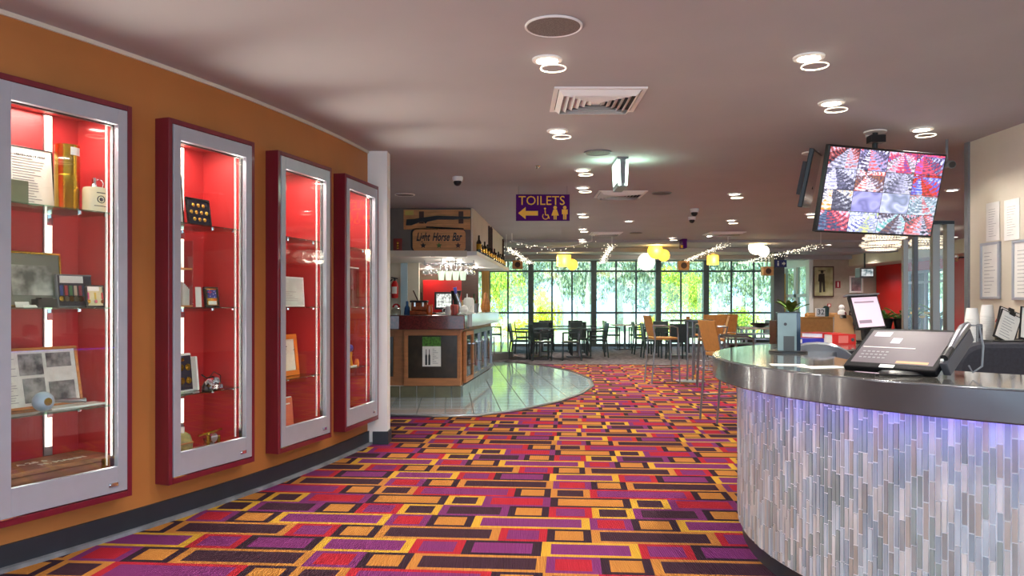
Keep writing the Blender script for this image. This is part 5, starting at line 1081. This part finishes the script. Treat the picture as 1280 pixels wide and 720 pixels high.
MB().b2(-W/2-.022, W/2+.022, -D_-.002, D_+.002, H, H+.006).build('top_edge', m_black, t)
# silver chair inside the counter
c = P(1020, 0, 4.75); t = thing('office_chair', 'silver grey shell chair inside the counter behind the papers', 'chair', (c.x, c.y, .005), -.3)
m_shell = mat('silver_shell', (128, 132, 140), .25, .3, coat=.4)
mb = MB(); vs = []; n = 14
for i in range(n+1):
    a = pi*(i/n); x = -.27*cos(a); zt = .72+.34*sin(a)**.6
    for y_, zf in ((-.04+.1*(1-sin(a)), .66), (-.10+.1*(1-sin(a)), zt), (-.07+.1*(1-sin(a)), zt+.012), (-.0+.1*(1-sin(a)), .66)): vs.append((x, y_, zf))
mb.add(vs, [(i*4+j, i*4+(j+1) % 4, i*4+4+(j+1) % 4, i*4+4+j) for i in range(n) for j in range(4)]); mb.build('backrest', m_shell, t, smooth=True)
MB().b2(-.24, .24, 0, .42, .45, .52).build('seat', m_dark, t, bevel=.03); MB().bar((0, .0, .5), (0, -.03, .75), .05, .03).build('back_stem', m_black, t); MB().cyl((0, .2, .05), (0, .2, .46), .03, 10).build('column', m_chrome, t)
mb = MB(); [mb.bar((0, .2, .07), (.28*cos(k*1.257), .2+.28*sin(k*1.257), .04), .04) for k in range(5)]; mb.build('star_base', m_black, t)
# dark chair inside at right
c = P(1262, 0, 4.25); t = thing('office_chair', 'charcoal high-backed office chair inside the counter at the right edge', 'chair', (c.x, c.y, .005), .0)
mb = MB(); prof = rr(.66, .72, .16, -.33, .0, 8); mb.pz([(x, .37+z) for x, z in prof], -.05, .05); mb.build('backrest', m_dark, t, bevel=.03); MB().b2(-.27, .27, .05, .5, .44, .54).build('seat', m_dark, t, bevel=.03); MB().cyl((0, .25, .05), (0, .25, .45), .03, 10).build('column', m_chrome, t)
mb = MB(); [mb.bar((0, .25, .07), (.3*cos(k*1.257), .25+.3*sin(k*1.257), .04), .04) for k in range(5)]; mb.build('star_base', m_black, t)
for s in (-1, 1): MB().bar((s*.26, .3, .45), (s*.26, .3, .66), .03).bar((s*.26, .1, .66), (s*.26, .42, .66), .05, .03).build('armrest', m_black, t)
# far side of the ring: pink till screen, binders, paper bag
Y = 5.75; ZC = ZT+.001
p = P(1092, 0, Y); t = thing('till_screen', 'pink-white lit till screen facing the camera on the far side of the counter', 'till', (p.x, Y, ZC), .344)
Rm = Matrix.Translation((0.0, 0, .105)) @ Matrix.Rotation(-.3, 4, 'X') @ Matrix.Rotation(-.0445, 4, 'Y')
MB(Rm).b2(-.15, .13, 0, .03, 0, .265).build('housing', m_black, t, bevel=.006); MB(Rm).b2(-.135, .115, -.002, .001, .015, .25).build('display', mat('pink_white_screen', (212, 184, 200), .3, emit=.55), t)
for q_ in ((-.12, .07, .205, .217), (-.12, .0, .045, .07)): MB(Rm).b2(q_[0], q_[1], -.004, -.001, q_[2], q_[3]).build('screen_bar', mat('mauve_screen_bar', (150, 130, 145), .5, emit=.3), t)
MB().bar((-.01, .06, 0), (-.01, .085, .2), .06, .03).build('neck', m_black, t); MB().b2(-.1, .1, -.06, .12, 0, .015).build('foot', m_black, t, bevel=.004); MB(Rm).b2(-.19, .13, -.02, .02, .262, .272).build('top_edge', m_grey, t)
o = MB().b2(-.11, .11, -.05, .08, 0, .05).build('receipt_printer', m_black, bevel=.01); tag(o, 'low black printer under the right side of the pink till screen', 'printer', None, (P(1128, 0, 5.6).x, 5.65, ZC), .1); MB().b2(-.06, .06, -.03, .03, .05, .06).build('lid', m_grey, o)
for px, Y, z, cc, w_, a, lab in ((1021, 5.55, 0, (40, 50, 170), .24, .25, 'blue ring binder lying under the red one, left side'), (1040, 5.6, .04, (190, 24, 30), .20, .5, 'slim red folder lying on the blue binder'), (1055, 5.42, 0, (214, 36, 30), .17, .03, 'thick red ring binder with white spine label')):
    p = P(px, 0, Y); t = thing('ring_binder', lab, 'binder', (p.x, Y, ZC+z), a, 'binders on the far side of the counter'); m = mat('binder_%d_%d' % (cc[0], cc[2]), cc, .35, coat=.2)
    th = .075 if px == 1055 else .038
    MB().b2(-w_/2, w_/2, 0, .003, 0, th).build('spine', m, t); MB().b2(-w_/2, w_/2, .003, .2, 0, .004).build('cover', m, t); MB().b2(-w_/2, w_/2, .003, .2, th-.004, th).build('cover', m, t); MB().b2(-w_/2+.006, w_/2-.006, .012, .19, .005, th-.006).build('pages', m_paper, t)
    if px == 1055:
        MB().b2(-.04, .03, -.002, 0, .012, th-.01).build('spine_label', mat('pink_label', (232, 120, 110), .6), t)
        mb = MB(Matrix.Translation((.062, -.001, .036)) @ Matrix.Rotation(pi/2, 4, 'X')); mb.lathe([(.008, 0), (.013, 0), (.013, .003), (.008, .003)], n=14); mb.build('finger_ring', m_chrome, t)
p = P(1044, 0, 5.95); t = thing('clipboard', 'brown clipboard leaning back left of the pink till screen', 'clipboard', (p.x, 5.75, ZC), .1); Rb = Matrix.Rotation(radians(-18), 4, 'X')
MB(Rb).pz([(-.10, .0), (.08, .0), (.075, .215), (-.055, .225)], 0, .006).build('board', mat('brown_hardboard', (160, 118, 76), .6, var=.08), t); MB(Rb).b2(-.02, .03, -.008, 0, .19, .215).build('clip', m_chrome, t); MB(Rb).lathe([(.001, 0), (.006, 0)], (0.02, 0, .1), 8).build('emblem', m_redwall, t)
t = thing('pen_pot', 'dark pot crowded with pens and a white plush beside the pink screen', 'pen pot', (P(1063, 0, 5.9).x, 5.9, ZC)); MB().lathe([(.03, 0), (.035, .11), (.03, .11), (.028, .01), (.001, .01)], n=14).build('pot', m_black, t)
for i in range(6): a = i*1.05; MB().bar((.01*cos(a), .01*sin(a), .02), (.04*cos(a), .04*sin(a), .2+.01*i), .008).build('pen', [m_maroon, m_black, m_chrome][i % 3], t)
o = MB().sph((0, 0, .03), .03, 12).sph((0, 0, .075), .022, 12).build('plush_toy', m_white, smooth=True); tag(o, 'small white round plush figure on the till edge left of the pink screen', 'toy', None, (P(1052, 0, 5.95).x, 5.95, ZC+.19), 0); MB().b2(-.05, .05, -.03, .04, -.19, -.002).build('pedestal', m_grey, o)
# cups and pot on far right of the ring
def cupstack(px, Y, n, lab, h):
    p = P(px, 0, Y); t = thing('cup_stack', lab, 'cups', (p.x, Y, ZC)); 
    for i in range(n): MB(Matrix.Translation((0, 0, h-.085-i*(h-.085)/(n-1) if n > 1 else 0))).lathe([(.045, 0), (.047, .004), (.046, .006), (.036, .08), (.034, .085), (.001, .085)], n=24).build('cup', m_white, t, smooth=True)
cupstack(1215, 5.42, 12, 'left stack of upturned white paper cups on the counter by the wall', .262); cupstack(1234, 5.5, 14, 'right, taller stack of upturned white paper cups, nearest the notices', .285)
t = thing('syrup_dispenser', 'small grey dispenser standing in front of the right cup stack', 'dispenser', (P(1232, 0, 5.3).x, 5.38, ZC)); MB().b2(-.022, .022, -.02, .02, 0, .15).build('body', m_grey, t, bevel=.01); MB().b2(-.012, .012, -.024, -.02, .05, .12).build('window', m_ink, t); MB().b2(-.04, .04, -.04, .03, 0, .012).build('foot', m_grey, t)
t = thing('pink_tray', 'small pink box on the counter left of the paper cups', 'box', (P(1196, 0, 5.7).x, 5.7, ZC)); MB().b2(-.05, .04, -.03, .03, 0, .06).build('box', mat('pale_pink_card', (206, 160, 160), .6), t); MB().b2(-.03, .02, -.02, .02, .06, .085).build('roll', m_paper, t)
o = MB().lathe([(.02, 0), (.024, .1), (.01, .13), (.001, .16)], n=12).build('mustard_bottle', mat('yellow_bottle', (236, 178, 20), .4), smooth=True); tag(o, 'yellow squeeze bottle behind the slanted white clipboards', 'bottle', None, (P(1246, 0, 5.72).x, 5.72, ZC), 0); MB().lathe([(.012, .155), (.004, .18), (.001, .18)], n=8).build('nozzle', m_redwall, o)
def stand(px, Y, w_, h_, rot, lean, lab, lip=True):
    p = P(px, 0, Y); t = thing('form_stand', lab, 'stand', (p.x, Y, ZC), rot); R = Matrix.Translation((0, 0, .035)) @ Matrix.Rotation(lean, 4, 'Y') @ Matrix.Rotation(radians(-22), 4, 'X')
    MB(R).b2(-w_/2, w_/2, 0, .012, 0, h_).build('board', m_black, t, bevel=.003); MB(R).b2(-w_/2+.01, w_/2-.01, -.003, 0, .012, h_-.01).build('form', m_paper, t)
    mb = MB(R); [mb.b2(-w_/2+.03, w_/2-.04-.01*(i % 3), -.0045, -.003, h_*.15+i*h_*.09, h_*.15+i*h_*.09+.003) for i in range(8)]; mb.build('print', m_faint, t)
    MB(R).b2(-.02, .02, -.012, 0, h_-.02, h_+.006).build('clip', m_black, t)
    MB().b2(-w_/2-.02, w_/2+.02, -.05, .09, 0, .04).build('tray', m_black, t, bevel=.006)
    return t
stand(1254, 5.25, .15, .235, -.1, .5, 'slanted white form on a black clip stand, front one'); stand(1256, 5.55, .16, .25, -.1, .4, 'white form on a black clip stand, behind the slanted front one'); stand(1288, 5.25, .15, .25, -.15, .25, 'white form on a black stand cut off by the right photo edge')
# ================================================================ NOTICES ON THE CREAM WALL (plane x = 4.06, facing -x)
def wallpt(px, py): Y = 4.06/((px-CX)/F); return Y, EYE-(py-HY)/F*Y
def notice(x0, x1, y0, y1, lab, frame=False, cat='notice'):
    Ya, _ = wallpt(x0, 0); Yb, _ = wallpt(x1, 0); Ym = (Ya+Yb)/2; z1 = EYE-(y0-HY)/F*Ym; z0 = EYE-(y1-HY)/F*Ym; w_ = Ya-Yb; h_ = z1-z0
    t = thing('framed_notice' if frame else 'paper_notice', lab, cat, (4.057, Ya, z0), -pi/2)    # local x runs toward the camera, local y into the wall
    if frame:
        mb = MB(); f = .022
        for a, b, c, d in ((0, w_, 0, f), (0, w_, h_-f, h_), (0, f, f, h_-f), (w_-f, w_, f, h_-f)): mb.b2(a, b, -.022, 0, c, d)
        mb.build('frame', m_silver, t, bevel=.003); MB().b2(f*.8, w_-f*.8, -.012, -.002, f*.8, h_-f*.8).build('sheet', m_paper, t); yy = -.0135
    else: MB().b2(0, w_, -.003, 0, 0, h_).build('sheet', m_paper, t); yy = -.0042
    r = random.Random(x0); mb = MB(); n = 12 if h_ > .3 else 10
    for i in range(n): z = h_*(.12+.76*i/n); mb.b2(w_*.2, w_*(.45+.35*r.random()), yy, yy+.0012, z, z+h_*.008)
    mb.build('print', m_faint, t)
notice(1233.5, 1250, 253, 301, 'taped paper notice on the cream wall, left of two'); notice(1256, 1275, 249, 300, 'taped paper notice on the cream wall, right of two')
notice(1228, 1252, 303, 374, 'silver framed notice on the cream wall, fully in view', True); notice(1268, 1300, 299, 375, 'silver framed notice cut off by the right photo edge', True)
# ================================================================ TILTED TELEVISION
Y = 6.2; pc = P(1102.83, 240.77, Y); t = thing('television', 'tilted black television hung from the ceiling showing sixteen camera views', 'television', pc)
TWd, THt = 147*Y/F*1.0, 107*Y/F
ex = (P(1184, 193, Y)-P(1037, 180, Y)); ez = (P(1037, 180, Y)-P(1019, 290, Y)); 
ax = ex.normalized(); az0 = ez.normalized()
yaw, roll, pitch = .287, .014, -.226
RT = Matrix.Rotation(yaw, 4, 'Z') @ Matrix.Rotation(roll, 4, 'Y') @ Matrix.Rotation(pitch*-1, 4, 'X')
t.matrix_world = Matrix.Translation(pc) @ RT
W, H = 1.161, .693
MB().b2(-W/2, W/2, 0, .045, -H/2, H/2).build('housing', m_black, t, bevel=.006)
rnd = random.Random(21)
m_scr = mat('camera_view_screen', (255, 255, 255), .25, attr='Col', emit=.75)
bw, bh = (W-.03)/4, (H-.03)/4
pals = [[(90, 90, 110), (200, 200, 230), (170, 80, 80), (40, 40, 55)], [(220, 90, 90), (170, 170, 220), (60, 50, 80), (240, 240, 255)], [(110, 90, 90), (210, 210, 240), (210, 70, 90), (120, 80, 160)], [(150, 90, 200), (230, 80, 90), (60, 60, 110), (220, 220, 250)],
        [(110, 110, 140), (60, 60, 80), (215, 215, 240), (140, 140, 170)], [(200, 80, 70), (235, 235, 250), (90, 70, 90), (150, 100, 80)], [(80, 80, 100), (130, 130, 160), (200, 200, 225), (50, 50, 65)], [(110, 50, 40), (220, 60, 50), (70, 90, 200), (190, 190, 210)],
        [(90, 90, 110), (60, 60, 75), (215, 220, 240), (200, 130, 60)], [(140, 140, 200), (160, 160, 215), (110, 110, 165), (190, 190, 235)], [(150, 160, 190), (120, 130, 160), (190, 195, 225), (140, 150, 185)], [(170, 70, 80), (190, 210, 225), (90, 110, 130), (220, 225, 240)],
        [(90, 110, 140), (50, 60, 90), (200, 70, 80), (180, 190, 220)], [(200, 210, 130), (120, 130, 180), (230, 230, 245), (80, 90, 150)], [(120, 90, 90), (70, 70, 90), (200, 200, 220), (90, 160, 160)], [(70, 90, 100), (200, 90, 90), (190, 190, 215), (40, 50, 60)]]
for r_ in range(4):
    for c_ in range(4):
        pal = pals[r_*4+c_]; mb = MB(); smooth_ = r_ == 2 and c_ in (1, 2); nx, nz = 30, 20; ox, oz = -W/2+.015+c_*bw, H/2-.015-(r_+1)*bh; seed = Vector((r_*9.1, c_*7.3, 0)); w1 = rnd.uniform(.6, 1.6); vp_ = (rnd.uniform(.2, .8), rnd.uniform(.75, 1.15))
        for i in range(nx):
            for j in range(nz):
                fx_, fz_ = i/nx-vp_[0], j/nz-vp_[1]; an = atan2(fz_, fx_); ds = math.log(.06+fx_*fx_+fz_*fz_)
                v = ((int(an*w1*2.4+20) % 4)*.42-.75)+(.35 if int(ds*5+40) % 2 else -.1)*(0 if abs(fz_) < .05 else 1)+noise.noise(Vector((i*.3, j*.3, 3))+seed)*.6
                if smooth_: v = noise.noise(Vector((i*.1, j*.14, 0))+seed)*1.2
                k = max(0, min(2.999, (v+1)*1.5)); a, b = pal[int(k)], pal[int(k)+1]; f = k-int(k)
                mb.col = s2l(tuple(a[q]*(1-f)+b[q]*f for q in range(3)))
                x0, x1, z0, z1 = ox+.002+(bw-.004)*i/nx, ox+.002+(bw-.004)*(i+1)/nx, oz+.002+(bh-.004)*j/nz, oz+.002+(bh-.004)*(j+1)/nz
                mb.quad((x0, -.0015, z0), (x1, -.0015, z0), (x1, -.0015, z1), (x0, -.0015, z1))
        mb.build('camera_view', m_scr, t)
MB().b2(-.15, .15, .045, .1, -.12, .12).build('back_mount', m_black, t)
t3 = thing('television_bracket', 'ceiling pole bracket carrying the tilted television', 'bracket', (pc.x+.0, Y+.12, CEIL-.001)); pl_z = pc.z-CEIL
MB().cyl((0, .0, -.012), (0, .0, 0), .09, 16).build('ceiling_plate', m_white, t3); MB().bar((0, .03, pl_z+.02), (0, -.04, pl_z+.0), .09, .06).build('arm', m_black, t3); MB().cyl((0, .03, pl_z-.02), (0, 0, -.012), .022, 12).build('pole', m_black, t3); MB().b2(-.06, .06, -.06, .03, -.1, -.04).build('joint', m_black, t3)
pb = P(1013, 224, 6.9); t = thing('television', 'second dark television seen edge-on behind the left edge of the tilted one', 'television', pb)
t.matrix_world = Matrix.Translation(pb) @ Matrix.Rotation(radians(63), 4, 'Z') @ Matrix.Rotation(radians(-6), 4, 'Y') @ Matrix.Rotation(radians(12), 4, 'X'); MB().b2(-.2, .55, 0, .04, -.26, .26).build('housing', m_black, t, bevel=.006); MB().b2(-.05, .4, .04, .09, -.15, .15).build('back_cover', mat('dark_grey_plastic', (50, 48, 54), .5), t)
MB().b2(-.18, .53, -.002, 0, -.24, .24).build('screen', mat('off_screen', (14, 14, 18), .08, coat=.5), t)
t4 = thing('television_bracket', 'short ceiling bracket of the edge-on television', 'bracket', (pb.x+.12, 7.2, CEIL-.001)); MB().cyl((0, 0, -.35), (0, 0, -.01), .022, 12).build('pole', m_black, t4); MB().cyl((0, 0, -.012), (0, 0, 0), .08, 14).build('ceiling_plate', m_white, t4)
t5 = thing('bullet_camera', 'small grey bullet camera right of the tilted television', 'camera', P(1186, 207, 6.6)); MB().cyl((0, -.05, 0), (0, .06, .02), .035, 14).build('barrel', m_grey, t5); MB().cyl((0, .03, 0), (0, .03, CEIL-P(0, 207, 6.6).z), .012, 8).build('stem', m_grey, t5); MB().cyl((0, -.055, -.002), (0, -.05, 0), .028, 14).build('lens', m_black, t5)
# ================================================================ ceiling lamps added to brighten the room
for i_, (x, y) in enumerate(((-.6, 1.2), (1.6, 1.2), (-.6, 3.0), (3.2, 2.6), (1.5, 3.2), (-3.0, 13.4), (5.5, 9.5), (8, 12), (7.5, 18), (9.2, 10), (9.3, 20.5), (11.5, 18), (2, 13), (4, 15.5), (1, 20), (5, 20.5), (11.8, 15), (9.3, 16))):
    t = thing('downlight', 'downlight added for fill light, %s in its list, %s' % ((ORD+['seventeenth', 'eighteenth', 'nineteenth', 'twentieth'])[i_], 'behind the top edge of the view' if y < 4 else 'hidden over the bar' if x < -2 else 'over the far right rooms' if x > 7 else 'over the aisle and dining tables'), 'light', (x, y, CEIL), 0, 'downlights added for fill light')
    MB().lathe([(.060, -.004), (.066, -.014), (.088, -.010), (.09, -.0005)], n=20).build('trim_ring', m_white, t); MB().lathe([(.001, -.006), (.060, -.006)], n=16).build('lens', m_lamp, t)
    lamp('SPOT', 'downlight_lamp', (0, 0, -.02), 70 if y < 5 else 130, (1, .93, .86), .06, parent=t, spot_size=radians(140), spot_blend=.8)
